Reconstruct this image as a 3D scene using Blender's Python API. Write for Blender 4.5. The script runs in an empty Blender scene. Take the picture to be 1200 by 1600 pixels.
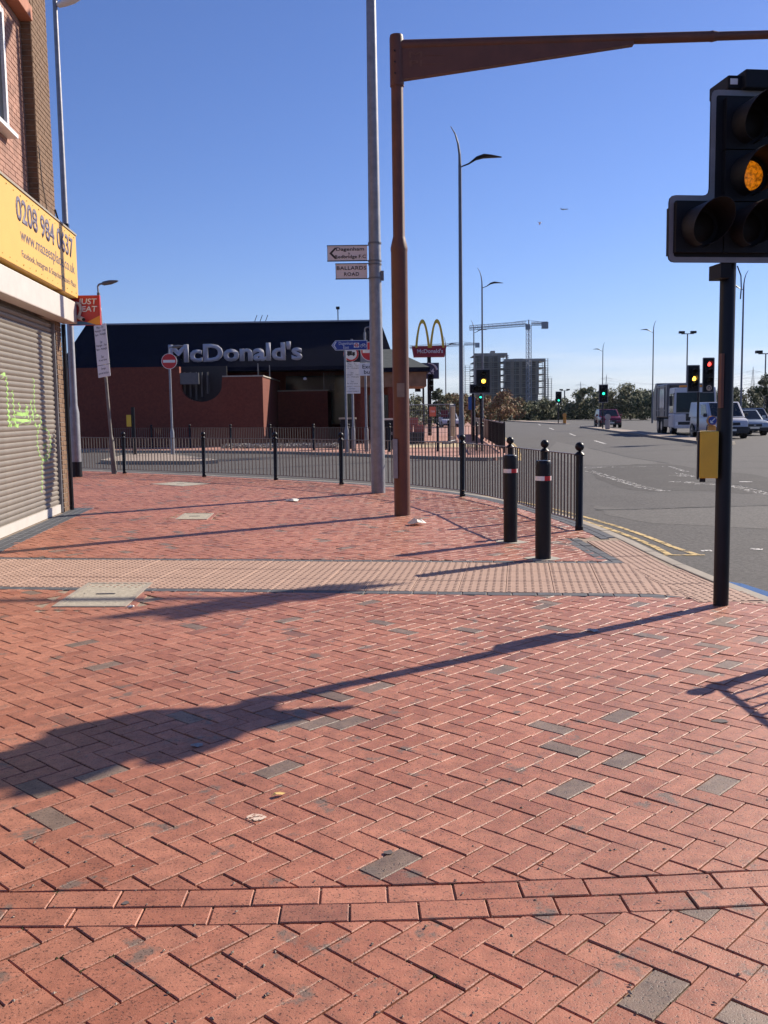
import bpy, bmesh, math, random
import numpy as np
from mathutils import Vector, Matrix
R_ = math.radians
random.seed(7)
scene = bpy.context.scene
COL = scene.collection

# ------------------------------------------------------------------ camera
F_PX, Y_HOR, ROLL, CAM_H = 1500.0, 645.0, 0.0145, 1.5        # in 1200x1600 pixels
_p = math.atan((800 - Y_HOR) / F_PX)
FW = Vector((0, math.cos(_p), -math.sin(_p))); _up = Vector((0, math.sin(_p), math.cos(_p))); _r = Vector((1, 0, 0))
RT = math.cos(ROLL) * _r - math.sin(ROLL) * _up; UP = math.sin(ROLL) * _r + math.cos(ROLL) * _up
cam = bpy.data.objects.new('camera', bpy.data.cameras.new('camera')); COL.objects.link(cam)
cam.matrix_world = Matrix(((RT.x, UP.x, -FW.x, 0), (RT.y, UP.y, -FW.y, 0), (RT.z, UP.z, -FW.z, CAM_H), (0, 0, 0, 1)))
cam.data.sensor_fit = 'VERTICAL'; cam.data.sensor_height = 36; cam.data.sensor_width = 27
cam.data.lens = 36 * F_PX / 1600; cam.data.clip_start = .05; cam.data.clip_end = 20000
scene.camera = cam

# ------------------------------------------------------------------ sky, sun, exposure
SUN_EL, SUN_AZ = R_(32.5), R_(36)                     # azimuth counter-clockwise from +X
SUN = Vector((math.cos(SUN_EL) * math.cos(SUN_AZ), math.cos(SUN_EL) * math.sin(SUN_AZ), math.sin(SUN_EL)))
w = bpy.data.worlds.new('World'); scene.world = w; w.use_nodes = True
nt = w.node_tree; nt.nodes.clear()
def wn(t, **k):
    n = nt.nodes.new(t)
    for a, b in k.items(): setattr(n, a, b)
    return n
sky = wn('ShaderNodeTexSky', sky_type='NISHITA', sun_disc=False, sun_elevation=SUN_EL, sun_rotation=math.pi / 2 - SUN_AZ,
         altitude=20, air_density=1.0, dust_density=.25, ozone_density=3.0)
tc = wn('ShaderNodeTexCoord'); mp = wn('ShaderNodeMapping'); mp.inputs['Scale'].default_value = (1.2, 1.2, 14)
cn = wn('ShaderNodeTexNoise'); cn.inputs['Scale'].default_value = 3.2; cn.inputs['Detail'].default_value = 7; cn.inputs['Roughness'].default_value = .6
cr = wn('ShaderNodeMapRange'); cr.inputs[1].default_value = .40; cr.inputs[2].default_value = .64
sx = wn('ShaderNodeSeparateXYZ')
el = wn('ShaderNodeMapRange'); el.inputs[1].default_value = .012; el.inputs[2].default_value = .085; el.inputs[3].default_value = 1; el.inputs[4].default_value = 0
mu = wn('ShaderNodeMath', operation='MULTIPLY'); mu2 = wn('ShaderNodeMath', operation='MULTIPLY'); mu2.inputs[1].default_value = .75
tint = wn('ShaderNodeMixRGB', blend_type='MULTIPLY'); tint.inputs[0].default_value = 1; tint.inputs[2].default_value = (.79, .89, 1.32, 1)
mix = wn('ShaderNodeMixRGB'); mix.inputs[2].default_value = (9.6, 9.9, 10.4, 1)
bg = wn('ShaderNodeBackground'); bg.inputs[1].default_value = .060
wo = wn('ShaderNodeOutputWorld'); L = nt.links.new
L(tc.outputs['Generated'], mp.inputs['Vector']); L(mp.outputs[0], cn.inputs['Vector']); L(cn.outputs['Fac'], cr.inputs[0])
L(tc.outputs['Generated'], sx.inputs[0]); L(sx.outputs['Z'], el.inputs[0]); L(cr.outputs[0], mu.inputs[0]); L(el.outputs[0], mu.inputs[1])
L(mu.outputs[0], mu2.inputs[0]); L(mu2.outputs[0], mix.inputs[0]); L(sky.outputs[0], tint.inputs[1]); L(tint.outputs[0], mix.inputs[1]); L(mix.outputs[0], bg.inputs[0]); L(bg.outputs[0], wo.inputs[0])
sl = bpy.data.lights.new('sun', 'SUN'); sl.energy = 5.0; sl.angle = R_(.53); sl.color = (1, .90, .76)
so = bpy.data.objects.new('sun', sl); COL.objects.link(so); so.rotation_euler = SUN.to_track_quat('Z', 'Y').to_euler()
vs = scene.view_settings; vs.view_transform = 'Standard'; vs.look = 'None'; vs.gamma = 1; vs.exposure = .70; vs.use_curve_mapping = False
scene.render.engine = 'CYCLES'

# ------------------------------------------------------------------ helpers
def ray(x, y): return FW * F_PX + RT * (x - 600) - UP * (y - 800)
def G(x, y, z=0.0):                                      # pixel -> point on a level surface
    d = ray(x, y); t = (z - CAM_H) / d.z; return Vector((d.x * t, d.y * t, z))
def P(x, y, Y):                                          # pixel -> point at ground distance Y
    d = ray(x, y); t = Y / d.y; return Vector((d.x * t, Y, CAM_H + d.z * t))
def to_px(p):
    v = Vector(p) - Vector((0, 0, CAM_H)); d = v.dot(FW)
    if d < .05: return None
    return 600 + F_PX * v.dot(RT) / d, 800 - F_PX * v.dot(UP) / d

MATS = {}
def mat(name, col, rough=.7, metal=0., var=.12, scale=6., bump=0., bscale=60., emit=0., spec=.5, stain=0., stain_col=(.05, .04, .035), stain_scale=2., alpha=None, coords='Object', detail=5):
    if name in MATS: return MATS[name]
    m = bpy.data.materials.new(name); m.use_nodes = True; n = m.node_tree.nodes; l = m.node_tree.links.new
    b = n['Principled BSDF']; b.inputs['Roughness'].default_value = rough; b.inputs['Metallic'].default_value = metal
    b.inputs['Specular IOR Level'].default_value = spec
    t = n.new('ShaderNodeTexCoord')
    nz = n.new('ShaderNodeTexNoise'); nz.inputs['Scale'].default_value = scale; nz.inputs['Detail'].default_value = detail; nz.inputs['Roughness'].default_value = .65
    l(t.outputs[coords], nz.inputs['Vector'])
    mr = n.new('ShaderNodeMapRange'); mr.inputs[1].default_value = .3; mr.inputs[2].default_value = .7; l(nz.outputs['Fac'], mr.inputs[0])
    mx = n.new('ShaderNodeMixRGB'); mx.inputs[1].default_value = (*[c * (1 - var) for c in col], 1); mx.inputs[2].default_value = (*[min(1, c * (1 + var)) for c in col], 1)
    l(mr.outputs[0], mx.inputs[0]); out = mx.outputs[0]
    if stain > 0:
        n2 = n.new('ShaderNodeTexNoise'); n2.inputs['Scale'].default_value = stain_scale; n2.inputs['Detail'].default_value = 8; n2.inputs['Roughness'].default_value = .7
        l(t.outputs[coords], n2.inputs['Vector'])
        m2 = n.new('ShaderNodeMapRange'); m2.inputs[1].default_value = .5; m2.inputs[2].default_value = .75; m2.inputs[4].default_value = stain; l(n2.outputs['Fac'], m2.inputs[0])
        x2 = n.new('ShaderNodeMixRGB'); x2.inputs[2].default_value = (*stain_col, 1); l(m2.outputs[0], x2.inputs[0]); l(out, x2.inputs[1]); out = x2.outputs[0]
    l(out, b.inputs['Base Color'])
    if emit > 0:
        l(out, b.inputs['Emission Color']); b.inputs['Emission Strength'].default_value = emit
    if bump > 0:
        n3 = n.new('ShaderNodeTexNoise'); n3.inputs['Scale'].default_value = bscale; n3.inputs['Detail'].default_value = 6; l(t.outputs[coords], n3.inputs['Vector'])
        bp = n.new('ShaderNodeBump'); bp.inputs['Strength'].default_value = bump; bp.inputs['Distance'].default_value = .01
        l(n3.outputs['Fac'], bp.inputs['Height']); l(bp.outputs[0], b.inputs['Normal'])
    if alpha:                                            # worn paint: noise eats holes
        n4 = n.new('ShaderNodeTexNoise'); n4.inputs['Scale'].default_value = alpha[0]; n4.inputs['Detail'].default_value = 8; n4.inputs['Roughness'].default_value = .75; l(t.outputs[coords], n4.inputs['Vector'])
        m4 = n.new('ShaderNodeMapRange'); m4.inputs[1].default_value = alpha[1]; m4.inputs[2].default_value = alpha[1] + .06; l(n4.outputs['Fac'], m4.inputs[0]); l(m4.outputs[0], b.inputs['Alpha'])
    MATS[name] = m; return m

def paving_mat(name, reds, greys, rough=.75, pits=True):
    m = bpy.data.materials.new(name); m.use_nodes = True; n = m.node_tree.nodes; l = m.node_tree.links.new
    b = n['Principled BSDF']; b.inputs['Specular IOR Level'].default_value = .5
    at = n.new('ShaderNodeAttribute'); at.attribute_name = 'tone'
    geo = n.new('ShaderNodeNewGeometry')
    rp = n.new('ShaderNodeValToRGB'); e = rp.color_ramp; e.interpolation = 'LINEAR'
    e.elements[0].position = 0; e.elements[0].color = (*reds[0], 1); e.elements[1].position = 1; e.elements[1].color = (*greys[1], 1)
    for pos, c in ((.45, reds[1]), (.80, reds[2]), (.90, reds[3]), (.93, greys[0])):
        k = e.elements.new(pos); k.color = (*c, 1)
    l(at.outputs['Fac'], rp.inputs[0])
    def noise(s, d=5, r=.6, off=0):
        k = n.new('ShaderNodeTexNoise'); k.inputs['Scale'].default_value = s; k.inputs['Detail'].default_value = d; k.inputs['Roughness'].default_value = r
        l(geo.outputs['Position'], k.inputs['Vector']); return k.outputs['Fac']
    def mr(s, a, c, o0=0, o1=1):
        k = n.new('ShaderNodeMapRange'); k.inputs[1].default_value = a; k.inputs[2].default_value = c; k.inputs[3].default_value = o0; k.inputs[4].default_value = o1; l(s, k.inputs[0]); return k.outputs[0]
    def mul(c, f):
        k = n.new('ShaderNodeMixRGB'); k.blend_type = 'MULTIPLY'; k.inputs[0].default_value = 1; l(c, k.inputs[1]); l(f, k.inputs[2]); return k.outputs[0]
    c = mul(rp.outputs[0], mr(noise(14, 6), .3, .7, .74, 1.22))
    c = mul(c, mr(noise(.6, 5), .3, .7, .80, 1.14))
    k = n.new('ShaderNodeMixRGB'); k.inputs[2].default_value = (.145, .108, .083, 1); l(c, k.inputs[1]); l(mr(noise(5.2, 6, .62), .60, .66, 0, .85), k.inputs[0]); c = k.outputs[0]
    pit = mr(noise(105, 3, .6), .36, .43, .36, 1)
    c = mul(c, pit); c = mul(c, mr(noise(48, 2, .5), .25, .31, .45, 1))
    k = n.new('ShaderNodeMixRGB'); k.inputs[2].default_value = (.62, .45, .38, 1); l(c, k.inputs[1]); l(mr(noise(210, 2), .70, .76, 0, .7), k.inputs[0]); c = k.outputs[0]
    l(c, b.inputs['Base Color']); l(mr(noise(30, 4), .3, .7, rough - .12, rough + .1), b.inputs['Roughness'])
    bp = n.new('ShaderNodeBump'); bp.inputs['Strength'].default_value = .35; bp.inputs['Distance'].default_value = .004
    ad = n.new('ShaderNodeMath'); ad.operation = 'ADD'; l(noise(160, 4), ad.inputs[0]); l(pit, ad.inputs[1]); l(ad.outputs[0], bp.inputs['Height']); l(bp.outputs[0], b.inputs['Normal'])
    return m

class MB:
    def __init__(s): s.v = []; s.f = []
    def add(s, vs, fs):
        o = len(s.v); s.v += [tuple(p) for p in vs]; s.f += [tuple(i + o for i in q) for q in fs]; return s
    def box(s, x0, x1, y0, y1, z0, z1, M=None):
        vs = [Vector((x, y, z)) for z in (z0, z1) for y in (y0, y1) for x in (x0, x1)]
        if M: vs = [M @ q for q in vs]
        return s.add(vs, [(0, 2, 3, 1), (4, 5, 7, 6), (0, 1, 5, 4), (2, 6, 7, 3), (0, 4, 6, 2), (1, 3, 7, 5)])
    def tube(s, p0, p1, r0, r1=None, n=10, cap=True):
        r1 = r0 if r1 is None else r1; p0 = Vector(p0); p1 = Vector(p1); d = (p1 - p0).normalized()
        a = d.orthogonal().normalized(); b = d.cross(a)
        vs = []
        for p, r in ((p0, r0), (p1, r1)):
            for i in range(n):
                t = 2 * math.pi * (i + .5) / n; vs.append(p + a * (r * math.cos(t)) + b * (r * math.sin(t)))
        fs = [(i, (i + 1) % n, n + (i + 1) % n, n + i) for i in range(n)]
        if cap: fs += [tuple(range(n - 1, -1, -1)), tuple(range(n, 2 * n))]
        return s.add(vs, fs)
    def path(s, pts, rs, n=8):
        for i in range(len(pts) - 1):
            s.tube(pts[i], pts[i + 1], rs[i] if hasattr(rs, '__len__') else rs, rs[i + 1] if hasattr(rs, '__len__') else rs, n)
        return s
    def lathe(s, prof, n=16, o=(0, 0, 0)):
        o = Vector(o); vs = []
        for r, z in prof:
            for i in range(n):
                t = 2 * math.pi * i / n; vs.append(o + Vector((r * math.cos(t), r * math.sin(t), z)))
        fs = []
        for k in range(len(prof) - 1):
            for i in range(n):
                j = (i + 1) % n; fs.append((k * n + i, k * n + j, (k + 1) * n + j, (k + 1) * n + i))
        fs += [tuple(range(n - 1, -1, -1)), tuple((len(prof) - 1) * n + i for i in range(n))]
        return s.add(vs, fs)
    def prism(s, poly, z0, z1, M=None):
        n = len(poly); vs = [Vector((x, y, z0)) for x, y in poly] + [Vector((x, y, z1)) for x, y in poly]
        if M: vs = [M @ q for q in vs]
        return s.add(vs, [tuple(range(n - 1, -1, -1)), tuple(range(n, 2 * n))] + [(i, (i + 1) % n, n + (i + 1) % n, n + i) for i in range(n)])
    def quad(s, *p): return s.add(p, [tuple(range(len(p)))])
    def mesh(s, name, m, smooth=False, bevel=0):
        me = bpy.data.meshes.new(name); me.from_pydata(s.v, [], s.f)
        if bevel:
            bm = bmesh.new(); bm.from_mesh(me); bmesh.ops.remove_doubles(bm, verts=bm.verts, dist=1e-5)
            ed = [e for e in bm.edges if len(e.link_faces) == 2 and e.calc_face_angle(0) > .3]
            bmesh.ops.bevel(bm, geom=ed, offset=bevel, segments=2, profile=.5, affect='EDGES', clamp_overlap=True); bm.to_mesh(me); bm.free()
        if m: me.materials.append(m)
        if smooth:
            me.polygons.foreach_set('use_smooth', [True] * len(me.polygons)); me.set_sharp_from_angle(angle=R_(38))
        me.update(); return me
    def build(s, name, m, parent=None, smooth=False, bevel=0, label=None, kind=None):
        return put(name, s.mesh(name, m, smooth, bevel), parent, label, kind)
def put(name, me, parent=None, label=None, kind=None, loc=None, rz=None):
    o = bpy.data.objects.new(name, me); COL.objects.link(o)
    if parent: o.parent = parent
    if label: o['label'] = label
    if kind: o['kind'] = kind
    if loc is not None: o.location = loc
    if rz is not None: o.rotation_euler = (0, 0, rz)
    return o
def thing(name, label, cat, loc=(0, 0, 0), rz=0., group=None):
    o = bpy.data.objects.new(name, None); COL.objects.link(o); o.location = loc; o.rotation_euler = (0, 0, rz)
    o.empty_display_size = .2; return tag(o, label, cat, group)
def tag(o, label, cat, group=None):
    o['label'] = label; o['category'] = cat
    if group: o['group'] = group
    return o
def copy_tree(o, parent=None):
    kids = list(o.children); c = o.copy(); COL.objects.link(c); c.parent = parent
    for k in kids: copy_tree(k, c)
    return c
def text(s, width, height, m, parent, M, name='lettering', bold=0., depth=.004, label=None, align=0., spacing=1., italic=0., split=False):
    """words as a thin mesh fitted to width x height; M places the x-right/y-up text plane"""
    cu = bpy.data.curves.new('txt', 'FONT'); cu.body = s; cu.size = 1; cu.extrude = 0; cu.offset = bold; cu.space_character = spacing; cu.shear = italic; cu.space_line = .95
    cu.align_x = 'CENTER' if align == 0 else ('LEFT' if align < 0 else 'RIGHT'); cu.resolution_u = 3
    to = bpy.data.objects.new('txt', cu); COL.objects.link(to)
    dg = bpy.context.evaluated_depsgraph_get(); me = bpy.data.meshes.new_from_object(to.evaluated_get(dg)); bpy.data.objects.remove(to); bpy.data.curves.remove(cu)
    co = np.empty(len(me.vertices) * 3); me.vertices.foreach_get('co', co); co = co.reshape(-1, 3)
    lo, hi = co.min(0), co.max(0); sc = [(width / max(1e-6, hi[0] - lo[0])), (height / max(1e-6, hi[1] - lo[1]))]
    if width == 0: sc[0] = sc[1]
    co[:, 0] = (co[:, 0] - (lo[0] + hi[0]) / 2) * sc[0]; co[:, 1] = (co[:, 1] - (lo[1] + hi[1]) / 2) * sc[1]
    me.vertices.foreach_set('co', co.ravel()); me.transform(M)
    if depth > 0:
        bm = bmesh.new(); bm.from_mesh(me); nrm = (M.to_3x3() @ Vector((0, 0, 1))).normalized()
        r = bmesh.ops.extrude_face_region(bm, geom=bm.faces[:]); bmesh.ops.translate(bm, verts=[q for q in r['geom'] if isinstance(q, bmesh.types.BMVert)], vec=nrm * depth); bm.to_mesh(me); bm.free()
    me.name = name; me.materials.clear(); me.materials.append(m)
    nw_ = len(s.split()) if split else 1
    if nw_ > 1:                                          # one mesh for each word
        inv = M.inverted(); xs_ = sorted({round((inv @ v.co).x, 4) for v in me.vertices}); gp_ = sorted(sorted(range(len(xs_) - 1), key=lambda i: xs_[i] - xs_[i + 1])[:nw_ - 1]); cut = [-1e9] + [(xs_[i] + xs_[i + 1]) / 2 for i in gp_] + [1e9]
        for a_, b_ in zip(cut, cut[1:]):
            bm = bmesh.new(); bm.from_mesh(me); bmesh.ops.delete(bm, geom=[v for v in bm.verts if not a_ < (inv @ v.co).x < b_], context='VERTS'); m2 = bpy.data.meshes.new(name); bm.to_mesh(m2); bm.free(); m2.materials.append(m); put(name, m2, parent, label)
        return None
    return put(name, me, parent, label)
def frame(o, x, y):                                      # matrix from origin, text-right, text-up
    x = Vector(x).normalized(); y = Vector(y).normalized(); z = x.cross(y); o = Vector(o)
    return Matrix(((x.x, y.x, z.x, o.x), (x.y, y.y, z.y, o.y), (x.z, y.z, z.z, o.z), (0, 0, 0, 1)))
def FR(x, y, z): return frame((x, y, z), (1, 0, 0), (0, 0, 1))   # text plane facing -Y
def structure(o): o['kind'] = 'structure'; return o
def disc(o, r, n=24, M=None):                            # polygon in the xz plane facing -Y
    return [Vector((o[0] + r * math.cos(2 * math.pi * i / n), o[1], o[2] + r * math.sin(2 * math.pi * i / n))) for i in range(n)]

# ------------------------------------------------------------------ materials
M_ASPH = mat('asphalt', (.068, .062, .058), .88, var=.6, scale=22, bump=.8, bscale=90, stain=.75, stain_col=(.034, .031, .030), stain_scale=.5, detail=12)
M_SAND = mat('joint_sand', (.27, .205, .15), .95, var=.45, scale=30, stain=.6, stain_col=(.05, .06, .03), stain_scale=5)
M_EARTH = mat('rough_ground', (.075, .075, .04), .95, var=.3, scale=.2)
M_BRICK = paving_mat('clay_paver', [(.30, .102, .056), (.41, .164, .098), (.335, .120, .069), (.215, .086, .055)], [(.170, .112, .080), (.225, .155, .113)], rough=.55)
M_EDGE = mat('blue_brick', (.070, .073, .082), .75, var=.3, scale=9, bump=.2)
M_TACT = mat('buff_slab', (.375, .24, .178), .8, var=.12, scale=5, bump=.15, stain=.25, stain_col=(.2, .13, .1), stain_scale=1.5)
M_KERB = mat('kerb_stone', (.31, .27, .22), .85, var=.2, scale=8, stain=.35, bump=.2)
M_CONC = mat('concrete', (.36, .33, .28), .9, var=.2, scale=9, bump=.3, stain=.4, stain_col=(.14, .12, .1), stain_scale=6)
M_BLACK = mat('black_paint', (.006, .0065, .011), .42, var=.3, scale=5, spec=.28)
M_BOARD = mat('signal_black', (.008, .008, .011), .6, var=.3, spec=.25)
M_BORDER = mat('signal_border', (.20, .195, .21), .5, var=.12, scale=10)
M_RUST = mat('rusty_brown_paint', (.118, .042, .025), .55, var=.22, scale=3, stain=.5, stain_col=(.045, .03, .024), stain_scale=1.2, bump=.1)
M_GALV = mat('galvanised', (.25, .25, .27), .5, metal=.55, var=.18, scale=7, stain=.25, stain_col=(.14, .12, .11), stain_scale=3)
M_LAMP = mat('lamp_grey', (.13, .13, .145), .45, metal=.4)
M_BAR = mat('rail_brown', (.15, .115, .095), .40, metal=.3, var=.2)
M_WHITE = mat('white_plate', (.72, .71, .72), .5, var=.06, scale=4, stain=.15, stain_col=(.4, .38, .36))
M_INK = mat('black_ink', (.02, .02, .025), .6)
M_RED = mat('sign_red', (.50, .018, .022), .45, var=.06)
M_BLUE = mat('sign_blue', (.018, .045, .26), .45, var=.06)
M_YELLOW = mat('fascia_yellow', (.62, .365, .075), .5, var=.05, scale=2, stain=.12, stain_col=(.5, .3, .08))
M_BOXY = mat('box_yellow', (.62, .40, .03), .45, var=.08, stain=.15, stain_col=(.3, .2, .05))
M_PURP = mat('sign_ink_purple', (.085, .065, .105), .6)
M_LINEY = mat('yellow_line', (.52, .37, .15), .8, var=.25, scale=20, alpha=(9, .43))
M_LINEW = mat('white_line', (.70, .68, .64), .8, var=.12, scale=20, alpha=(14, .45))
M_LINEW2 = mat('worn_white_line', (.70, .68, .64), .8, var=.12, scale=20, alpha=(9, .53))
M_GLASS = mat('dark_glass', (.015, .018, .022), .10, var=.2, spec=.45)
M_AMBER = mat('amber_lit', (.9, .15, .004), .4, var=.9, scale=38, emit=.42)
M_AMBER2 = mat('amber_far', (1, .52, .05), .4, emit=3.5)
M_GREEN = mat('green_lit', (.02, .75, .42), .4, emit=2.2)
M_REDL = mat('red_lit', (1, .06, .05), .4, emit=2.5)
M_LENS = mat('dark_lens', (.012, .009, .008), .5, spec=.15)

# ------------------------------------------------------------------ ground, road, pavements
gm = MB(); gm.quad((-4000, -1500, -.16), (4000, -1500, -.16), (4000, 9000, -.16), (-4000, 9000, -.16))
structure(gm.build('ground', M_EARTH))
RD = -.10
rm = MB(); rm.quad((-90, -30, RD), (140, -30, RD), (140, 168, RD), (-90, 168, RD))
structure(rm.build('road', M_ASPH))
KERB = [(-26, 37.5), (-18, 33.2), (-12, 29.4), (-9, 27.7), (-6.6, 26.0), (-4.15, 24.05), (-2.15, 22.4), (-.5, 20.75), (.95, 18.9), (1.85, 17.15), (2.4, 15), (2.72, 13.1), (2.86, 11.6), (2.87, 10.1), (2.93, 8.6), (3.07, 7.4), (3.2, 6.2), (3.27, 4.5), (3.27, 2), (3.2, -6)]
def resample(pts, step):
    out = []; pts = [Vector(p).to_2d() for p in pts]; acc = 0.; out.append(pts[0].copy())
    for a, b in zip(pts, pts[1:]):
        d = (b - a).length; t = step - acc
        while t <= d: out.append(a + (b - a) * (t / d)); t += step
        acc = d - (t - step)
    return out
def chaikin(pts, k=2):
    pts = [Vector(p).to_2d() for p in pts]
    for _ in range(k):
        q = [pts[0]]
        for a, b in zip(pts, pts[1:]): q += [a * .75 + b * .25, a * .25 + b * .75]
        pts = q + [pts[-1]]
    return pts
def offset(pts, d):                                     # to the right of travel for d > 0
    out = []
    for i, p in enumerate(pts):
        t = (pts[min(i + 1, len(pts) - 1)] - pts[max(i - 1, 0)]).normalized(); out.append(p + Vector((t.y, -t.x)) * d)
    return out
kc = chaikin(KERB); kin = offset(kc, .13)
pm = MB(); base = [(p.x, p.y) for p in kin] + [(-26, -6)]
pm.prism(base[::-1], -.12, -.009)
pave = structure(pm.build('pavement', M_SAND))
def kerb_run(line, parent, w=.125, top=.0, dx=0):
    st = resample(line, .915)
    for a, b in zip(st, st[1:]):
        t = (b - a).normalized(); n = Vector((t.y, -t.x)); a2 = a + t * .005; b2 = b - t * .005
        mb = MB(); mb.prism([tuple(q) for q in (a2, b2, b2 + n * w, a2 + n * w)][::-1], -.13, top + random.uniform(-.004, .003)); mb.build('kerb_stone', M_KERB, parent, bevel=.012)
kerb_run(kc, pave)

# --- herringbone
LB, WB, JT = .21, .105, .0046
def inside(p, poly):
    r = False; j = len(poly) - 1
    for i in range(len(poly)):
        a, b = poly[i], poly[j]
        if (a[1] > p[1]) != (b[1] > p[1]) and p[0] < (b[0] - a[0]) * (p[1] - a[1]) / (b[1] - a[1]) + a[0]: r = not r
        j = i
    return r
def area(q): return .5 * sum(q[i - 1][0] * q[i][1] - q[i][0] * q[i - 1][1] for i in range(len(q)))
def clip_hp(q, a, n):
    out = []
    for i in range(len(q)):
        p, r = q[i - 1], q[i]; dp = (p[0] - a[0]) * n[0] + (p[1] - a[1]) * n[1]; dr = (r[0] - a[0]) * n[0] + (r[1] - a[1]) * n[1]
        if dp >= 0: out.append(p)
        if (dp >= 0) != (dr >= 0):
            t = dp / (dp - dr); out.append((p[0] + (r[0] - p[0]) * t, p[1] + (r[1] - p[1]) * t))
    return out
def clip_region(q, poly):
    """poly counter-clockwise; clip only by the edges that pass near"""
    cx = sum(p[0] for p in q) / len(q); cy = sum(p[1] for p in q) / len(q); near = False
    for i in range(len(poly)):
        a, b = poly[i - 1], poly[i]; ex, ey = b[0] - a[0], b[1] - a[1]; l2 = ex * ex + ey * ey
        if l2 < 1e-9: continue
        t = max(0, min(1, ((cx - a[0]) * ex + (cy - a[1]) * ey) / l2)); dx, dy = cx - a[0] - t * ex, cy - a[1] - t * ey
        if dx * dx + dy * dy < .0145:
            near = True; l = math.sqrt(l2); q = clip_hp(q, (a[0] - ey / l * .004, a[1] + ex / l * .004), (-ey / l, ex / l))
            if len(q) < 3: return None
    if not near: return q if inside((cx, cy), poly) else None
    if abs(area(q)) < .0025: return None
    cx = sum(p[0] for p in q) / len(q); cy = sum(p[1] for p in q) / len(q)
    return q if inside((cx, cy), poly) else None
def herringbone(poly, origin, ang):
    u = (math.cos(ang), math.sin(ang)); v = (-u[1], u[0]); out = []
    xs = [p[0] for p in poly]; ys = [p[1] for p in poly]
    cs = [((x - origin[0]) * u[0] + (y - origin[1]) * u[1], (x - origin[0]) * v[0] + (y - origin[1]) * v[1]) for x in (min(xs), max(xs)) for y in (min(ys), max(ys))]
    i0, i1 = int(min(c[0] for c in cs) / WB) - 2, int(max(c[0] for c in cs) / WB) + 2; j0, j1 = int(min(c[1] for c in cs) / WB) - 2, int(max(c[1] for c in cs) / WB) + 2
    g = JT / 2
    for i in range(i0, i1):
        for j in range(j0, j1):
            m = (i - j) % 4
            if m == 0: r = (i * WB + g, (i + 2) * WB - g, j * WB + g, (j + 1) * WB - g)
            elif m == 3: r = (i * WB + g, (i + 1) * WB - g, j * WB + g, (j + 2) * WB - g)
            else: continue
            cx = origin[0] + u[0] * (r[0] + r[1]) / 2 + v[0] * (r[2] + r[3]) / 2; cy = origin[1] + u[1] * (r[0] + r[1]) / 2 + v[1] * (r[2] + r[3]) / 2
            if not (min(xs) - .2 < cx < max(xs) + .2 and min(ys) - .2 < cy < max(ys) + .2): continue
            q = [(origin[0] + u[0] * a + v[0] * b, origin[1] + u[1] * a + v[1] * b) for a, b in ((r[0], r[2]), (r[1], r[2]), (r[1], r[3]), (r[0], r[3]))]
            c = clip_region(q, poly)
            if c: out.append((c, len(c) == 4 and abs(abs(area(c)) - (LB - JT) * (WB - JT)) < 2e-5, (cx, cy), ang + (0 if m == 0 else math.pi / 2)))
    return out
def brick_verts(q, z0, z1, ch):
    n = len(q); cx = sum(p[0] for p in q) / n; cy = sum(p[1] for p in q) / n; ins = []
    for i in range(n):                                   # chamfered top ring
        p = Vector(q[i]); a = (Vector(q[i - 1]) - p); b = (Vector(q[(i + 1) % n]) - p)
        if a.length < 1e-6 or b.length < 1e-6: ins.append(p); continue
        a.normalize(); b.normalize(); s = max(.35, abs(a.cross(b))); ins.append(p + (a + b) * (ch / s))
    vs = [(p[0], p[1], z0) for p in q] + [(p[0], p[1], z1 - ch) for p in q] + [(p[0], p[1], z1) for p in ins]
    fs = [tuple(range(2 * n, 3 * n))] + [(k * n + i, k * n + (i + 1) % n, (k + 1) * n + (i + 1) % n, (k + 1) * n + i) for k in (0, 1) for i in range(n)]
    return vs, fs
def tone_attr(me, vals):
    a = me.attributes.new('tone', 'FLOAT', 'FACE'); a.data.foreach_set('value', vals)
rnd = random.Random(11)
def tone(): 
    return rnd.uniform(.93, 1) if rnd.random() < .035 else rnd.betavariate(1.5, 1.5) * .91
def yl(x): return 2.712 + .028 * x + .02 * x * x         # lower edge of the double stretcher course
def yu(x): return yl(x) + .214
ST = lambda x, k: 8.02 - .14 * x + k                     # blister strip: k = 0 near edge, 1.6 far edge
xs1 = [-2.7 + .3 * i for i in range(19)]
REG1 = [(-2.7, .9), (2.7, .9)] + [(x, yl(x)) for x in reversed(xs1)]
kin2 = [p for p in offset(kc, .135)]
REG2 = [(x, yu(x)) for x in xs1] + [(3.1, yu(3.1))] + [(p.x, p.y) for p in reversed(kin2) if 3.2 < p.y < 7.42] + [(2.55, 7.42), (2.45, ST(2.45, -.128)), (-4.9, ST(-4.9, -.128)), (-4.9, 6.2), (-3.5, 3.4)]
BX, BY = -5.11, 15.54                                    # shop corner
kr = [p for p in offset(kc, .335)]
REG3 = [(-4.31, ST(-4.31, 1.715)), (2.24, ST(2.24, 1.715)), (2.14, 11.15), (2.34, 11.15)] + [(p.x, p.y) for p in reversed(kr) if 11.2 < p.y < 29.2] + [(-12.4, 18.2), (-5.4, 15.95), (-4.82, 15.85), (-4.47, 11.4)]
A = R_(-43.2)
c1 = G(600 + 135 / 4, 1360 + 560 / 4); c2 = G(700 + 370 / 4, 1080 + 640 / 4); ua = Vector((math.cos(A), math.sin(A), 0))
bricks = herringbone(REG1, (c1.x, c1.y), A) + herringbone(REG2, tuple((c2 - ua * 3 * WB).to_2d()), A)
far = herringbone(REG3, (0.02, 12.03), R_(-47))
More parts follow.
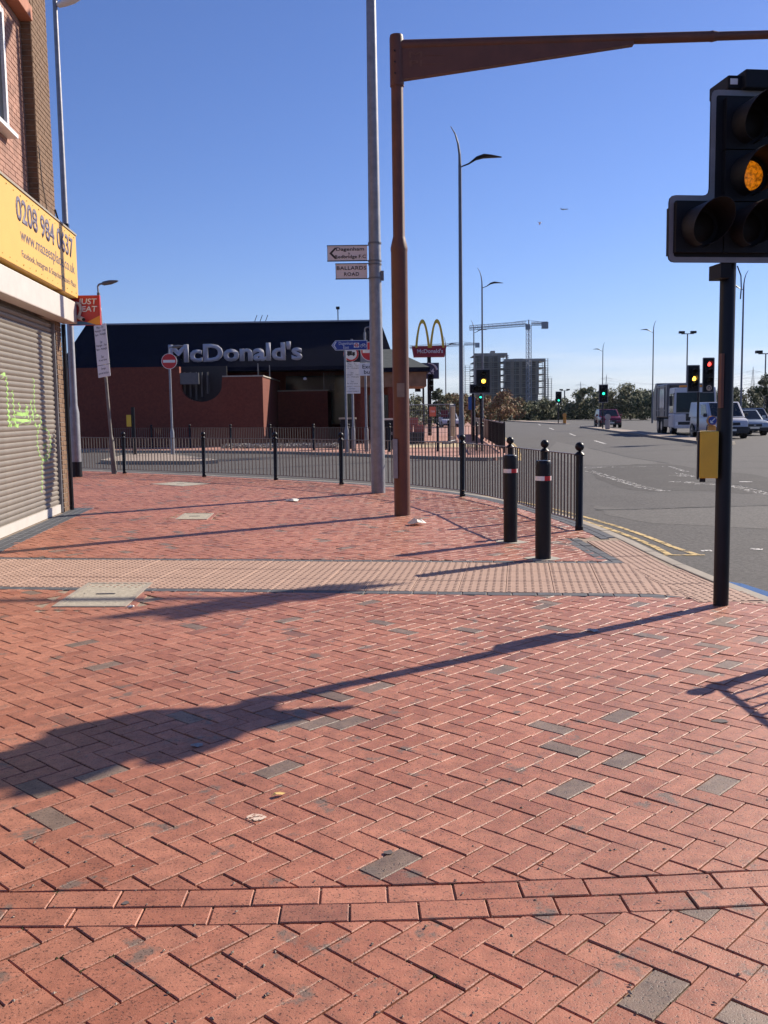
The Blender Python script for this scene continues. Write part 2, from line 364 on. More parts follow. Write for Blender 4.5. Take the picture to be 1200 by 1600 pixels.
# the two stretcher courses
for row in (0, 1):
    x = -2.66 + (.03 if row else .105 + .02)
    while x < 2.66:
        yc = (yl(x) + .0535 + (.107 if row else 0)); s = .028 + .04 * x; t = Vector((1, s)).normalized(); n = Vector((-t.y, t.x)); c = Vector((x, yc))
        q = [tuple(c + t * a + n * b) for a, b in ((-.1022, -.0505), (.1022, -.0505), (.1022, .0505), (-.1022, .0505))]
        bricks.append((q, False, (x, yc), math.atan2(t.y, t.x))); x += .21 * t.x
# manholes cut out of the paving
MANH = [[(-2.66, 7.54), (-2.06, 7.50), (-2.10, 8.58), (-2.70, 8.62)], [(-3.05, 13.9), (-2.57, 13.84), (-2.62, 14.7), (-3.08, 14.76)], [(-5.2, 21.3), (-4.3, 20.5), (-3.8, 21.1), (-4.7, 21.9)]]
def hit(c, q, m=.0):
    return any(inside(p, q) for p in list(c[0]) + [c[2]])
bricks = [b for b in bricks if not hit(b, MANH[0])]; far = [b for b in far if not any(hit(b, q) for q in MANH[1:])]
def px_area(b):
    pts = [to_px((p[0], p[1], 0)) for p in b[0]]
    if any(p is None for p in pts): return 0
    cx = sum(p[0] for p in pts) / len(pts); cy = sum(p[1] for p in pts) / len(pts)
    return abs(area(pts)) if -20 < cx < 1220 and -20 < cy < 1620 else 0
order = sorted(bricks, key=px_area, reverse=True)
def tiny(): return rnd.uniform(-.0024, .0018)
VAR = []
for k in range(24):
    h = [tiny() * .5 for _ in range(4)]; q = [(-(LB - JT) / 2, -(WB - JT) / 2), ((LB - JT) / 2, -(WB - JT) / 2), ((LB - JT) / 2, (WB - JT) / 2), (-(LB - JT) / 2, (WB - JT) / 2)]
    q = [(x + rnd.uniform(-.0012, .0012), y + rnd.uniform(-.0012, .0012)) for x, y in q]; vs, fs = brick_verts(q, -.04, 0, .0028)
    me = bpy.data.meshes.new('brick'); me.from_pydata(vs, [], fs); me.materials.append(M_BRICK); tone_attr(me, [(.935, .955, .985)[k] if k < 3 else rnd.betavariate(1.5, 1.5) * .91] * len(fs)); VAR.append(me)
for b in order[:300]:
    q, full, c, a = b
    if full:
        o = put('brick', VAR[rnd.randrange(3)] if rnd.random() < .05 else VAR[rnd.randrange(3, 24)], pave, loc=(c[0], c[1], tiny()), rz=a + (math.pi if rnd.random() < .5 else 0))
        o.rotation_euler = (rnd.gauss(0, .009), rnd.gauss(0, .006), o.rotation_euler.z + rnd.gauss(0, .006))
    else:
        vs, fs = brick_verts([(p[0] - c[0], p[1] - c[1]) for p in q], -.04, 0, .0028); me = bpy.data.meshes.new('brick'); me.from_pydata(vs, [], fs); me.materials.append(M_BRICK); tone_attr(me, [tone()] * len(fs))
        put('brick', me, pave, loc=(c[0], c[1], tiny()))
V, Fc, T = [], [], []
for b in order[300:] + far:
    vs, fs = brick_verts(b[0], -.04, 0, .0028); o = len(V); gx, gy, gz = rnd.gauss(0, .006), rnd.gauss(0, .006), tiny(); c = b[2]
    V += [(x, y, z + gz + (x - c[0]) * gx + (y - c[1]) * gy) for x, y, z in vs]; Fc += [tuple(i + o for i in f) for f in fs]; T += [tone()] * len(fs)
me = bpy.data.meshes.new('paving_bricks'); me.from_pydata(V, [], Fc); me.materials.append(M_BRICK); tone_attr(me, T); put('paving_bricks', me, pave, kind='stuff')

# --- blister slabs and blue edging blocks
TA = math.atan(-.14); td = Vector((math.cos(TA), math.sin(TA))); tn = Vector((-td.y, td.x)); WID = 1.6 * math.cos(TA)
def slab_mesh(w, d, nx, ny):
    mb = MB(); vs, fs = brick_verts([(-w / 2 + .002, -d / 2 + .002), (w / 2 - .002, -d / 2 + .002), (w / 2 - .002, d / 2 - .002), (-w / 2 + .002, d / 2 - .002)], -.05, 0, .003); mb.add(vs, fs)
    for i in range(nx):
        for j in range(ny):
            cx, cy = -w / 2 + w * (i + .5) / nx, -d / 2 + d * (j + .5) / ny; n = 8; vs = []
            for r, z in ((.0175, .0), (.0145, .0038), (.0085, .0052)):
                vs += [(cx + r * math.cos(2 * math.pi * k / n), cy + r * math.sin(2 * math.pi * k / n), z) for k in range(n)]
            mb.add(vs, [(a * n + k, a * n + (k + 1) % n, (a + 1) * n + (k + 1) % n, (a + 1) * n + k) for a in (0, 1) for k in range(n)] + [tuple(range(2 * n, 3 * n))])
    return mb.mesh('blister_slab', M_TACT)
SLAB = slab_mesh(.4, WID / 3, 6, 7); o0 = Vector((2.19, ST(2.19, 0)))
for c in range(19):
    for r in range(3):
        p = o0 - td * (.4 * (c + .5)) + tn * (WID / 3 * (r + .5)); put('blister_slab', SLAB, pave, loc=(p.x, p.y, rnd.uniform(-.002, .002)), rz=TA)
SLAB2 = slab_mesh(.4, .4, 6, 6)
ky = [10.75 - .4 * i for i in range(9)]
for y in ky:
    x0 = 2.83 - .335 + (.02 if y < 8.8 else 0) + max(0, (8.4 - y)) * .09
    put('blister_slab', SLAB2, pave, loc=(x0 + .03, y, rnd.uniform(-.002, .002)), rz=R_(3) if y < 8.8 else R_(0))
# cut slabs where strip and kerb ramp meet
def poly_slab(poly, ang, pitch=.066):
    mb = MB(); vs, fs = brick_verts(poly, -.05, -.001, .003); mb.add(vs, fs); ca, sa = math.cos(ang), math.sin(ang); cx = sum(p[0] for p in poly) / len(poly); cy = sum(p[1] for p in poly) / len(poly)
    for i in range(-25, 26):
        for j in range(-25, 26):
            x, y = cx + ca * i * pitch - sa * j * pitch, cy + sa * i * pitch + ca * j * pitch
            if inside((x, y), [(cx + (p[0] - cx) * .93, cy + (p[1] - cy) * .93) for p in poly]):
                n = 8; v2 = []
                for r, z in ((.0175, -.001), (.0145, .003), (.0085, .0042)): v2 += [(x + r * math.cos(2 * math.pi * k / n), y + r * math.sin(2 * math.pi * k / n), z) for k in range(n)]
                mb.add(v2, [(a * n + k, a * n + (k + 1) % n, (a + 1) * n + (k + 1) % n, (a + 1) * n + k) for a in (0, 1) for k in range(n)] + [tuple(range(2 * n, 3 * n))])
    return mb.build('blister_slab', M_TACT, pave)
poly_slab([(2.195, 7.715), (2.56, 7.44), (2.62, 7.36), (2.50, 7.9), (2.40, 8.3), (2.34, 8.75), (2.325, 9.0)][:3] + [(2.36, 8.3), (2.33, 9.25), (2.415, 9.28)][:2], TA)
poly_slab([(2.62, 7.36), (2.97, 7.12), (3.05, 7.12), (2.955, 7.36)], R_(3))
for y0_, y1_, xa, xb in ((8.1, 7.4, 2.79, 2.955), (8.9, 8.1, 2.745, 2.83)): poly_slab([(xa - .005, y0_), (xa, y1_), (xb + .0, y1_), (xb - .05, y0_)], R_(2))
def edging(p, t, L_, w=.1):
    p = Vector(p); t = Vector(t).normalized(); n = Vector((-t.y, t.x)); k = 0
    while k * .205 < L_:
        a = p + t * (k * .205 + .003); b = p + t * (k * .205 + .199); vs, fs = brick_verts([tuple(a), tuple(b), tuple(b + n * w), tuple(a + n * w)], -.045, rnd.uniform(-.003, .002), .004)
        MB().add(vs, fs).build('edging_block', M_EDGE, pave); k += 1
edging((-4.85, ST(-4.85, -.122)), td, 7.2, .118)
edging((-4.4, ST(-4.4, 1.603)), td, 6.6, .1)
edging((2.36, 9.33), (-.045, 1), 1.75, .1); edging((2.255, 9.36), (-.045, 1), 1.7, .1)
st = [p for p in offset(kc, .14) if 11.0 < p.y < 28]; st2 = [p for p in offset(kc, .34) if 11 < p.y < 28]
for line in (offset(kc, .134), offset(kc, .234)):
    rs = [p for p in resample(line, .205) if 11.1 < p.y < 29 and p.x > -12]
    for a, b in zip(rs, rs[1:]):
        t = (b - a).normalized(); n = Vector((t.y, -t.x)); vs, fs = brick_verts([tuple(q) for q in (a + t * .003, a + t * .003 + n * .097, b - t * .003 + n * .097, b - t * .003)][::-1], -.045, rnd.uniform(-.003, .002), .004)
        if area([v[:2] for v in vs[:4]]) < 0: vs = None; vs, fs = brick_verts([tuple(q) for q in (a + t * .003, a + t * .003 + n * .097, b - t * .003 + n * .097, b - t * .003)], -.045, 0, .004)
        MB().add(vs, fs).build('edging_block', M_EDGE, pave)

# --- manholes
def ccw_(p): return p if area(p) > 0 else p[::-1]
M_IRON = mat('manhole_infill', (.36, .32, .25), .85, var=.3, scale=30, bump=.4, bscale=90, stain=.4, stain_col=(.12, .1, .08), stain_scale=12)
for q, lab in zip(MANH, ('large concrete-filled inspection cover set beside the buff blister strip', 'small grey inspection cover in the brick paving between shop corner and brown mast', 'weathered grey access cover in the paving by the guardrail')):
    t = thing('manhole_cover', lab, 'manhole cover', (*Vector(q[0]).lerp(Vector(q[2]), .5), 0)); c = t.location
    ql = [(x - c.x, y - c.y) for x, y in q]; inn = [(x * .86, y * .9) for x, y in ql]
    mb = MB()
    for i in range(4): mb.prism([ql[i - 1], ql[i], inn[i], inn[i - 1]], -.03, .004)
    ex = [(c.x + x * 1.24, c.y + y * 1.2) for x, y in ql]; vs, fs = brick_verts(ccw_(ex), -.05, -.004, .003); em = MB().add(vs, fs).mesh('brick_infill', M_BRICK); tone_attr(em, [.35] * len(em.polygons)); put('brick_infill', em, pave)
    mb.build('frame', M_KERB, t); m2 = MB(); m2.prism([(x * .985, y * .985) for x, y in inn], -.03, .001); m2.build('cover', M_IRON, t)
    MB().box(-.08, .08, -.018, .018, -.002, .004).build('lifting_slot', M_BLACK, t)

# --- road markings
def marking(pts, m, name='road_marking', z=RD + .006):
    mb = MB(); mb.quad(*[(p[0], p[1], z) for p in pts]); return structure(mb.build(name, m))
def line_mark(pts, wd, m, name='road_marking'):
    pts = [Vector(p).to_2d() for p in pts]; mb = MB(); a = offset(pts, -wd / 2); b = offset(pts, wd / 2); z = RD + .006
    for i in range(len(pts) - 1): mb.quad((*a[i], z), (*b[i], z), (*b[i + 1], z), (*a[i + 1], z))
    return structure(mb.build(name, m))
yo = offset(kc, -.28); yi = offset(kc, -.48)
l1 = [p for p in yo if 10.75 < p.y < 30]; l2 = [p for p in yi if 10.75 < p.y < 30]
l1 += [Vector((3.13, 10.45))]; l2 += [Vector((3.42, 10.42))]
line_mark(l1, .075, M_LINEY, 'yellow_line'); line_mark(l2, .075, M_LINEY, 'yellow_line'); line_mark([(3.06, 10.42), (3.5, 10.38)], .06, M_LINEY, 'yellow_line')
def gpx(*pts): return [G(x, y, RD).to_2d() for x, y in pts]
for pts, wd, m in (([(905, 731), (960, 730), (1045, 729), (1072, 737)], .16, M_LINEW2), ([(1046, 753), (1075, 754), (1100, 757)], .3, M_LINEW2), ([(1108, 756), (1150, 760), (1200, 773)], .3, M_LINEW2), ([(920, 736), (960, 748), (1000, 761), (1040, 768)], .25, M_LINEW2), ([(1050, 743), (1085, 745)], .22, M_LINEW2), ([(1055, 739), (1080, 744)], .2, M_LINEW2),
                   ([(1095, 861), (1112, 861)], .1, M_LINEW), ([(1172, 858), (1192, 859)], .1, M_LINEW), ([(1155, 753), (1175, 753)], .15, M_LINEW)):
    line_mark(gpx(*pts), wd, m)
for a, b in (((7.4, 45), (8.0, 50)), ((9.0, 60), (9.8, 66)), ((11.2, 80), (12.2, 88)), ((14.2, 105), (15.4, 114))): line_mark([Vector(a) + Vector((3.0, 0)), Vector(b) + Vector((3.0, 0))], .13, M_LINEW)
yfar = chaikin([(4.4, 31), (5.4, 38), (6.6, 49), (8.1, 67), (12.2, 110), (20.4, 164)]); line_mark(yfar, .1, M_LINEY, 'yellow_line')
M_PATCH = mat('asphalt_patch', (.044, .039, .036), .92, var=.6, scale=26, bump=.6, bscale=120, stain=.3, stain_col=(.11, .1, .09), stain_scale=1.2, detail=9)
M_PATCH2 = mat('asphalt_pale', (.086, .079, .072), .88, var=.5, scale=24, bump=.5, bscale=120, stain=.35, stain_col=(.08, .075, .07), stain_scale=.8, detail=9)
for px_, m_ in (([(915, 735), (960, 727), (1045, 724), (1100, 735), (1200, 742), (1230, 770), (1160, 772), (1080, 765), (1010, 770), (950, 758)], M_PATCH), ([(925, 790), (990, 797), (1090, 794), (1230, 788), (1230, 830), (1120, 822), (1010, 818), (950, 806)], M_PATCH2), ([(870, 690), (985, 715), (1040, 723), (980, 727), (905, 728), (850, 712)], M_PATCH2)):
    q_ = chaikin(gpx(*(px_ + px_[:1])), 2); q_ = [v + Vector((rnd.uniform(-.05, .05), rnd.uniform(-.06, .06))) for v in q_]; marking([tuple(v) for v in q_], m_, 'asphalt_patch', RD + .002)
# tar seams and a gutter puddle
M_TAR = mat('tar_seam', (.028, .027, .027), .8, alpha=(7, .42))
for pts in ([(930, 797), (1000, 796), (1080, 793), (1200, 790)], [(1105, 752), (1150, 757), (1200, 768)], [(920, 700), (985, 715), (1045, 724)]): line_mark(gpx(*pts), .07, M_TAR, 'tar_seam')
for pts, wd in (([(880, 712), (1000, 722)], 2.2),): pass
M_WATER = mat('puddle_water', (.02, .022, .026), .03, var=.1, spec=1.0)
marking([(3.06, 8.4), (3.12, 8.75), (3.24, 8.6), (3.35, 8.0), (3.48, 7.4), (3.45, 6.9), (3.24, 6.9), (3.12, 7.6)], M_WATER, 'puddle', RD + .012)
# --- traffic islands
M_ISL = mat('island_paving', (.30, .235, .185), .9, var=.2, scale=5, stain=.4, stain_scale=1.)
def island(poly, name='traffic_island'):
    mb = MB(); inn = [tuple(Vector(p) * .985 + Vector((sum(a[0] for a in poly) / len(poly), sum(a[1] for a in poly) / len(poly))) * .015) for p in poly]
    mb.prism(inn, -.12, .012); o = structure(mb.build(name, M_ISL)); k = MB()
    n = len(poly)
    cl = [Vector(p).to_2d() for p in poly]; cen = sum(cl, Vector((0, 0))) / n
    for i in range(n):
        a, b = cl[i - 1], cl[i]; d = (b - a); t = d.normalized(); nn = Vector((-t.y, t.x)); m_ = max(1, int(d.length / .95))
        for j in range(m_):
            p, q = a + d * (j / m_) + t * .006, a + d * ((j + 1) / m_) - t * .006; kb = MB(); kb.prism([tuple(p), tuple(q), tuple(q + nn * .13), tuple(p + nn * .13)], -.13, .02 + rnd.uniform(-.004, .004)); kb.build('kerb_stone', M_KERB, o)
    return o
def ccw(p): return p if area(p) > 0 else p[::-1]
island(ccw([(18.0, 88), (15.2, 55.4), (14.2, 43), (14.3, 41.8), (14.9, 41.4), (15.5, 42.3), (16.6, 55), (19.3, 88)]))
island(ccw([(19.2, 150), (20.0, 112), (20.6, 109), (21.4, 110), (21.8, 150)]))
island(ccw([(-9.8, 33.2), (-9.0, 32.3), (-6.2, 31.5), (-5.5, 31.9), (-5.9, 32.8), (-8.6, 38.5), (-10.2, 38.2)]))

# ------------------------------------------------------------------ far pavement by the restaurant
FP = chaikin([(-60, 66), (-30, 54), (-14.2, 44), (-7, 41), (-3.5, 38.6), (-.4, 35.3), (1.8, 32.4), (3.2, 30.9), (4.1, 31.4), (4.9, 35), (5.9, 44), (7.0, 56), (8.4, 70), (12.0, 110), (20, 164)])
M_PAV2 = mat('far_paving', (.40, .20, .15), .85, var=.18, scale=2.5, stain=.3, stain_col=(.3, .26, .2), stain_scale=.7)
mb = MB(); mb.prism(([(p.x, p.y) for p in offset(FP, -.12)] + [(-60, 164)]), -.12, .0); fp = structure(mb.build('pavement', M_PAV2))
kerb_run(FP, fp, w=-.125, top=.01)
M_BUFF = mat('sandy_paving', (.52, .40, .24), .9, var=.15, scale=2)
mb = MB(); mb.quad((.8, 41.5, .004), (4.2, 40.5, .004), (4.4, 46.5, .004), (.4, 47, .004)); structure(mb.build('pavement', M_BUFF))
M_GRAV = mat('gravel_mulch', (.30, .28, .26), .95, var=.6, scale=12, bump=1, bscale=14, detail=3)
grv = MB(); rg = random.Random(3)
for i in range(3000):
    x = rg.uniform(-7.3, -1.9); y = 42.6 + (-x - 1.9) * .32 + rg.uniform(-.9, 1.6); z = rg.uniform(.0, .12); r = rg.uniform(.03, .085)
    a = rg.uniform(0, 6.3); pts = [Vector((x + r * math.cos(a + k * 1.57), y + r * math.sin(a + k * 1.57) * .7, z + rg.uniform(-.04, .07))) for k in range(4)] + [Vector((x, y, z + r * .8))]
    grv.add(pts, [(0, 1, 4), (1, 2, 4), (2, 3, 4), (3, 0, 4)])
o = grv.build('planting_bed', M_GRAV, kind='stuff'); tag(o, 'pale speckled gravel bed behind the far guardrail', 'gravel')

# ------------------------------------------------------------------ shop on the left
M_PINKB = mat('pink_brick', (.31, .165, .120), .85, var=.3, scale=5, coords='Object', bump=.2)
M_BROWNB = mat('brown_brick', (.155, .088, .047), .85, var=.35, scale=5, bump=.2)
M_MORT = mat('mortar', (.33, .29, .25), .95, var=.15)
M_MORTD = mat('dark_mortar', (.13, .10, .09), .95, var=.2)
M_SLAT = mat('shutter_steel', (.215, .19, .162), .5, metal=.35, var=.1, scale=3, stain=.2, stain_scale=4)
M_HOUS = mat('white_housing', (.50, .46, .42), .55, var=.06, stain=.15, stain_col=(.4, .34, .3))
M_UPVC = mat('white_frame', (.74, .73, .72), .4)
M_TERRA = mat('terracotta_band', (.36, .15, .09), .8, var=.15)
shop = thing('shop_building', 'brick corner shop with yellow fascia sign and closed grey roller shutter', 'shop', (BX, BY, 0), math.atan2(-.9957, .0929))
SX = 9.0
MB().box(0, SX, -7, -.21, -.1, 9.6).build('wall', M_MORTD, shop)
MB().box(0, .34, -.21, -.012, -.05, 3.0).build('jamb', M_MORT, shop); MB().box(5.95, SX, -.21, -.012, -.05, 3.0).build('jamb', M_MORT, shop)
MB().box(0, .95, -.21, -.012, 3.0, 9.6).build('pier', M_MORT, shop)
MB().box(.95, SX, -.21, -.162, 3.0, 9.6).build('recessed_wall', M_MORT, shop)
MB().box(.952, SX, -.16, .03, 7.22, 7.42).build('lintel_band', M_TERRA, shop, bevel=.01)
MB().box(.952, SX, -.16, -.01, 7.42, 9.6).build('upper_wall', M_BROWNB, shop)
bl = []                                                  # bricks: (s0, s1, n0, n1, z0, z1, material)
def lay(s0, s1, z0, z1, n1, m, holes=()):
    k = 0; z = z0
    while z < z1 - .02:
        s = s0 - (.1125 if k % 2 else 0)
        while s < s1:
            a, b = max(s, s0) + .004, min(s + .225, s1) - .006
            if b - a > .03 and not any(a < h[1] and b > h[0] and z + .065 > h[2] and z < h[3] for h in holes): bl.append((a, b, n1 - .016, n1 + rnd.uniform(-.002, .002), z + .005, min(z + .07, z1), m))
            s += .225
        z += .075; k += 1
lay(0, .95, 4.42, 9.5, 0, M_BROWNB); lay(0, .34, 0, 2.96, 0, M_BROWNB)
lay(.955, 4.6, 4.42, 7.2, -.15, M_PINKB, holes=[(2.02, 3.7, 5.32, 6.98)])
def bl_px(b):
    p = to_px(shop.matrix_basis @ Vector((b[0], b[3], b[4])))
    return 0 if p is None or p[0] < -10 or p[1] < -10 else 1 / (10 - b[0] + abs(b[4] - 4)) * -1 + 10 - (b[4] > 8) * 5
vis = sorted(bl, key=bl_px, reverse=True); BM = {}
for b in vis[:300]:
    key = (round(b[1] - b[0], 3), b[6].name)
    if key not in BM: BM[key] = MB().box(0, b[1] - b[0], -.016, 0, 0, .065).mesh('brick', b[6], bevel=.003)
    put('brick', BM[key], shop, loc=(b[0], b[3], b[4]))
for m in (M_PINKB, M_BROWNB):
    mb = MB()
    for b in vis[300:]:
        if b[6] is m: mb.box(*b[:6])
    mb.build('brickwork', m, shop, kind='stuff')
mb = MB(); z = 4.42                                      # shaded reveal of the pier
while z < 7.2: mb.box(.938, .958, -.145, -.008, z + .005, z + .07); z += .075
mb.build('reveal', M_BROWNB, shop)
# shutter
prof = [(-.010, 0), (.004, .014), (.012, .035), (.008, .056), (-.008, .068), (-.012, .0745)]
sm = MB(); n = len(prof); sm.add([(s, -.07 + a, z) for s in (.36, 5.93) for a, z in prof], [(i, n + i, n + i + 1, i + 1) for i in range(n - 1)]); SLAT = sm.mesh('slat', M_SLAT, smooth=True)
shut = MB().box(.34, 5.95, -.20, -.085, .0, 2.98).build('shutter', M_SLAT, shop)
for k in range(38): put('slat', SLAT, shut, loc=(0, 0, .13 + k * .0745))
MB().box(.36, 5.93, -.09, -.045, .0, .13).build('bottom_bar', M_HOUS, shut); MB().box(.335, .375, -.1, -.02, 0, 2.95).build('guide_rail', M_GALV, shut)
M_GRAF = mat('green_spray', (.30, .52, .14), .7, var=.15, scale=30, alpha=(26, .36))
def spray(pts, wd):
    mb = MB(); pts = chaikin(pts, 2); pts = resample(pts, .012); a = offset(pts, wd / 2); b = offset(pts, -wd / 2)
    def sh(p):
        zz = (p.y - .13) % .0745; i = 0
        for (q0, z0), (q1, z1) in zip(prof, prof[1:]):
            if z0 <= zz <= z1: return Vector((p.x, -.07 + q0 + (q1 - q0) * (zz - z0) / (z1 - z0) + .0025, p.y))
        return Vector((p.x, -.078, p.y))
    for i in range(len(pts) - 1): mb.quad(sh(a[i]), sh(b[i]), sh(b[i + 1]), sh(a[i + 1]))
    mb.build('graffiti', M_GRAF, shut)
def SZ(x, y):                                            # photo pixel -> (s, z) on the shutter plane
    d = ray(x, y); nrm = Vector((.9957, .0929, 0)); o = Vector((BX, BY, 0)) + nrm * -.06; t = (o - Vector((0, 0, CAM_H))).dot(nrm) / d.dot(nrm); p = Vector((0, 0, CAM_H)) + d * t - o
    return (p.x * .0929 - p.y * .9957, p.z)
for pts, wd in (([(2, 590), (8, 582), (12, 600), (12, 625), (15, 668)], .05), ([(14, 640), (16, 668), (22, 660), (28, 668), (34, 655), (44, 664), (52, 648), (56, 640)], .05), ([(20, 610), (22, 640), (24, 665)], .045), ([(30, 628), (33, 650), (40, 652), (42, 626), (45, 660)], .045), ([(48, 625), (50, 640), (54, 662), (60, 668)], .045), ([(53, 590), (54, 615), (54, 640)], .035), ([(55, 652), (62, 648), (66, 660), (60, 668), (58, 690), (62, 712), (70, 722), (79, 712), (80, 690), (76, 672), (66, 668)], .035), ([(68, 700), (72, 690), (76, 706), (68, 718)], .03), ([(66, 722), (67, 745), (66, 770)], .03), ([(22, 645), (34, 648), (46, 646)], .05), ([(18, 655), (30, 657), (44, 657)], .04)):
    spray([SZ(*p) for p in pts], wd * .95)
# housing, fascia
MB().box(-.10, 6.25, 0, .24, 2.99, 3.33).build('shutter_housing', M_HOUS, shop, bevel=.015)
fas = MB().box(-.12, 6.4, 0, .27, 3.39, 4.37).build('fascia_sign', M_YELLOW, shop, bevel=.006)
MB().box(-.13, 6.42, -.02, .285, 4.373, 4.40).build('flashing', mat('lead_grey', (.28, .25, .2), .7), fas)
MB().box(-.15, .02, .0, .262, 4.10, 4.405).build('end_cap', M_HOUS, fas)
mb = MB(); rs = random.Random(2)
for s in range(0, 22):
    for zz in (3.45, 4.31): mb.tube((s * .3 + .05, .27, zz + rs.uniform(-.02, .02)), (s * .3 + .05, .274, zz), .008, n=6)
mb.build('screw_heads', mat('screw', (.35, .22, .05), .5), fas)
def fac(s, z): return frame((s, .2715, z), (-1, 0, 0), (0, 0, 1))
text('0208 984 0637', 3.15, .32, M_PURP, fas, fac(1.70, 4.125), bold=.028, depth=.001, split=True)
text('www.mazeesplace.co.uk', 3.05, .215, M_PURP, fas, fac(1.60, 3.80), depth=.001)
text("Facebook, Instagram & Snapchat: Mazee's Place", 3.05, .115, M_PURP, fas, fac(1.58, 3.57), depth=.001, split=True)
# window of the upper floor
win = MB().box(2.08, 3.66, -.155, -.13, 5.40, 6.92).build('window', M_GLASS, shop)
for a in ((2.04, 2.12), (2.78, 2.84), (3.6, 3.68)): MB().box(*a, -.158, -.085, 5.36, 6.95).build('frame', M_UPVC, win)
for a in ((5.36, 5.44), (6.88, 6.96)): MB().box(2.122, 3.6, -.158, -.09, *a).build('frame', M_UPVC, win)
MB().box(1.94, 3.76, -.158, .0, 5.30, 5.355).build('sill', M_UPVC, win)
# drainpipe, cables, cctv
MB().path([(-.035, .03, 0), (-.035, .03, 2.98)], .035).build('drainpipe', M_BLACK, shop, smooth=True)
MB().path([(.05, .01, 4.75), (-.02, .03, 4.62), (-.08, .08, 4.50), (-.13, .12, 4.44)], .013).build('cable', M_BLACK, shop)
MB().path([(.93, -.12, 7.15), (.90, -.10, 6.6), (.92, -.13, 6.1), (.86, -.0, 5.5), (.80, .012, 5.0), (.55, .012, 4.6), (.3, .015, 4.45)], .006, 5).build('cable', M_BLACK, shop)
MB().box(-.16, -.06, .06, .17, 4.40, 4.56).build('junction_box', M_BLACK, shop)
cc = MB().tube((-.1, .25, 3.10), (.02, .36, 3.05), .032, n=12).build('security_camera', M_HOUS, shop, smooth=True); MB().tube((.021, .361, 3.05), (.03, .37, 3.046), .027, n=12).build('lens', M_BLACK, cc)
MB().path([(-.06, .24, 3.32), (-.06, .30, 3.30), (-.05, .31, 3.2), (-.08, .27, 3.1)], .022).build('bracket', M_HOUS, shop, smooth=True)
mb = MB(); mb.prism([(-.45, -.2), (SX, -.2), (SX, .34), (-.3, .34)], -.03, .002)
ap = MB(); k = 0
while k * .205 < 6.2:
    for r in (0, 1, 2):
        vs, fs = brick_verts([(-.35 + k * .205 + .003, .005 + r * .108), (-.35 + k * .205 + .202, .005 + r * .108), (-.35 + k * .205 + .202, .108 + r * .108), (-.35 + k * .205 + .003, .108 + r * .108)], -.045, .002, .004); p0 = shop.matrix_basis
        MB().add([p0 @ Vector(v) for v in vs], fs).build('edging_block', M_EDGE, pave)
    k += 1
# takeaway delivery sign, projecting
js = thing('projecting_sign', 'square red takeaway delivery sign projecting from the shop corner', 'sign', (-4.78, 15.66, 2.97))
M_JRED = mat('delivery_red', (.42, .02, .022), .45); M_JOR = mat('delivery_orange', (.70, .28, .03), .5); M_JBL = mat('delivery_blue', (.06, .20, .36), .5)
MB().box(-.24, .27, .0, .06, 0, .47).build('panel', M_JRED, js, bevel=.004)
text('JUST\nEAT', .31, .21, M_WHITE, js, FR(.075, -.002, .315), bold=.02, align=1, italic=.12)
mb = MB(); mb.quad((.04, -.003, .005), (.265, -.003, .005), (.265, -.003, .15), (.05, -.003, .045)); mb.build('stripe', M_JOR, js)
mb = MB(); mb.quad((-.235, -.004, .005), (.20, -.004, .005), (.04, -.004, .05), (-.06, -.004, .062), (-.235, -.004, .05)); mb.build('stripe', M_JBL, js)
MB().box(-.30, -.24, .015, .045, .1, .14).box(-.30, -.24, .015, .045, .33, .37).build('bracket', M_BLACK, js)

# ------------------------------------------------------------------ guardrails and bollards
POST = MB().lathe([(.052, -.12), (.052, .05), (.048, .055), (.046, .93), (.062, .935), (.062, .95), (.05, .965), (.036, .975), (.032, .985)], 16).mesh('post', M_BLACK, smooth=True)
FIN = MB().lathe([(.0, .975)] + [(.058 * math.sin(t * math.pi / 8), 1.045 - .058 * math.cos(t * math.pi / 8)) for t in range(1, 8)] + [(.0, 1.103)], 16).mesh('finial', M_BLACK, smooth=True)
BAR = MB().box(-.008, .008, -.008, .008, .12, .94).mesh('bar', M_BAR)
def guardrail(pts, label, cat='guardrail', z=0., step=.118, group=None, skip=()):
    t = thing('pedestrian_guardrail', label, cat, (*pts[0], z), 0, group); o = Vector((*pts[0], 0))
    for i, p in enumerate(pts):
        c = put('post', POST, t, loc=Vector((*p, 0)) - o); put('finial', FIN, c)
    for i, (a, b) in enumerate(zip(pts, pts[1:])):
        if i in skip: continue
        a3, b3 = Vector((*a, 0)) - o, Vector((*b, 0)) - o; d = b3 - a3; u = d.normalized(); ang = math.atan2(d.y, d.x); l = d.length; M = Matrix.Translation(a3) @ Matrix.Rotation(ang, 4, 'Z')
        MB().box(.05, l - .05, -.02, .02, .94, .952, M).build('top_rail', M_BAR, t); MB().box(.05, l - .05, -.02, .02, .108, .12, M).build('bottom_rail', M_BAR, t)
        nb = max(2, round((l - .1) / step))
        for k in range(1, nb): put('bar', BAR, t, loc=a3 + u * (.05 + (l - .1) * k / nb), rz=ang)
    return t
guardrail([(-9.4, 27.25), (-6.84, 25.36), (-4.4, 23.55), (-2.47, 22.02), (-.89, 20.32), (.42, 18.72), (1.4, 17.0), (1.97, 14.9), (2.22, 13.2), (2.45, 11.98)], 'brown-barred pedestrian guardrail with black ball-topped posts round the near corner')
guardrail([(-13.0, 46.2), (-10.9, 45.4), (-8.9, 44.4), (-6.7, 42.4), (-4.75, 40.6), (-2.85, 39.6), (-1.35, 37.6), (.25, 37.2), (2.1, 36.9), (3.75, 36.4)], 'far guardrail along the kerb in front of the restaurant', group=None)
guardrail([(3.0, 5.95), (3.06, 3.6), (3.04, 1.2)], 'guardrail along the kerb beside the nearest traffic signal, two black-posted panels')
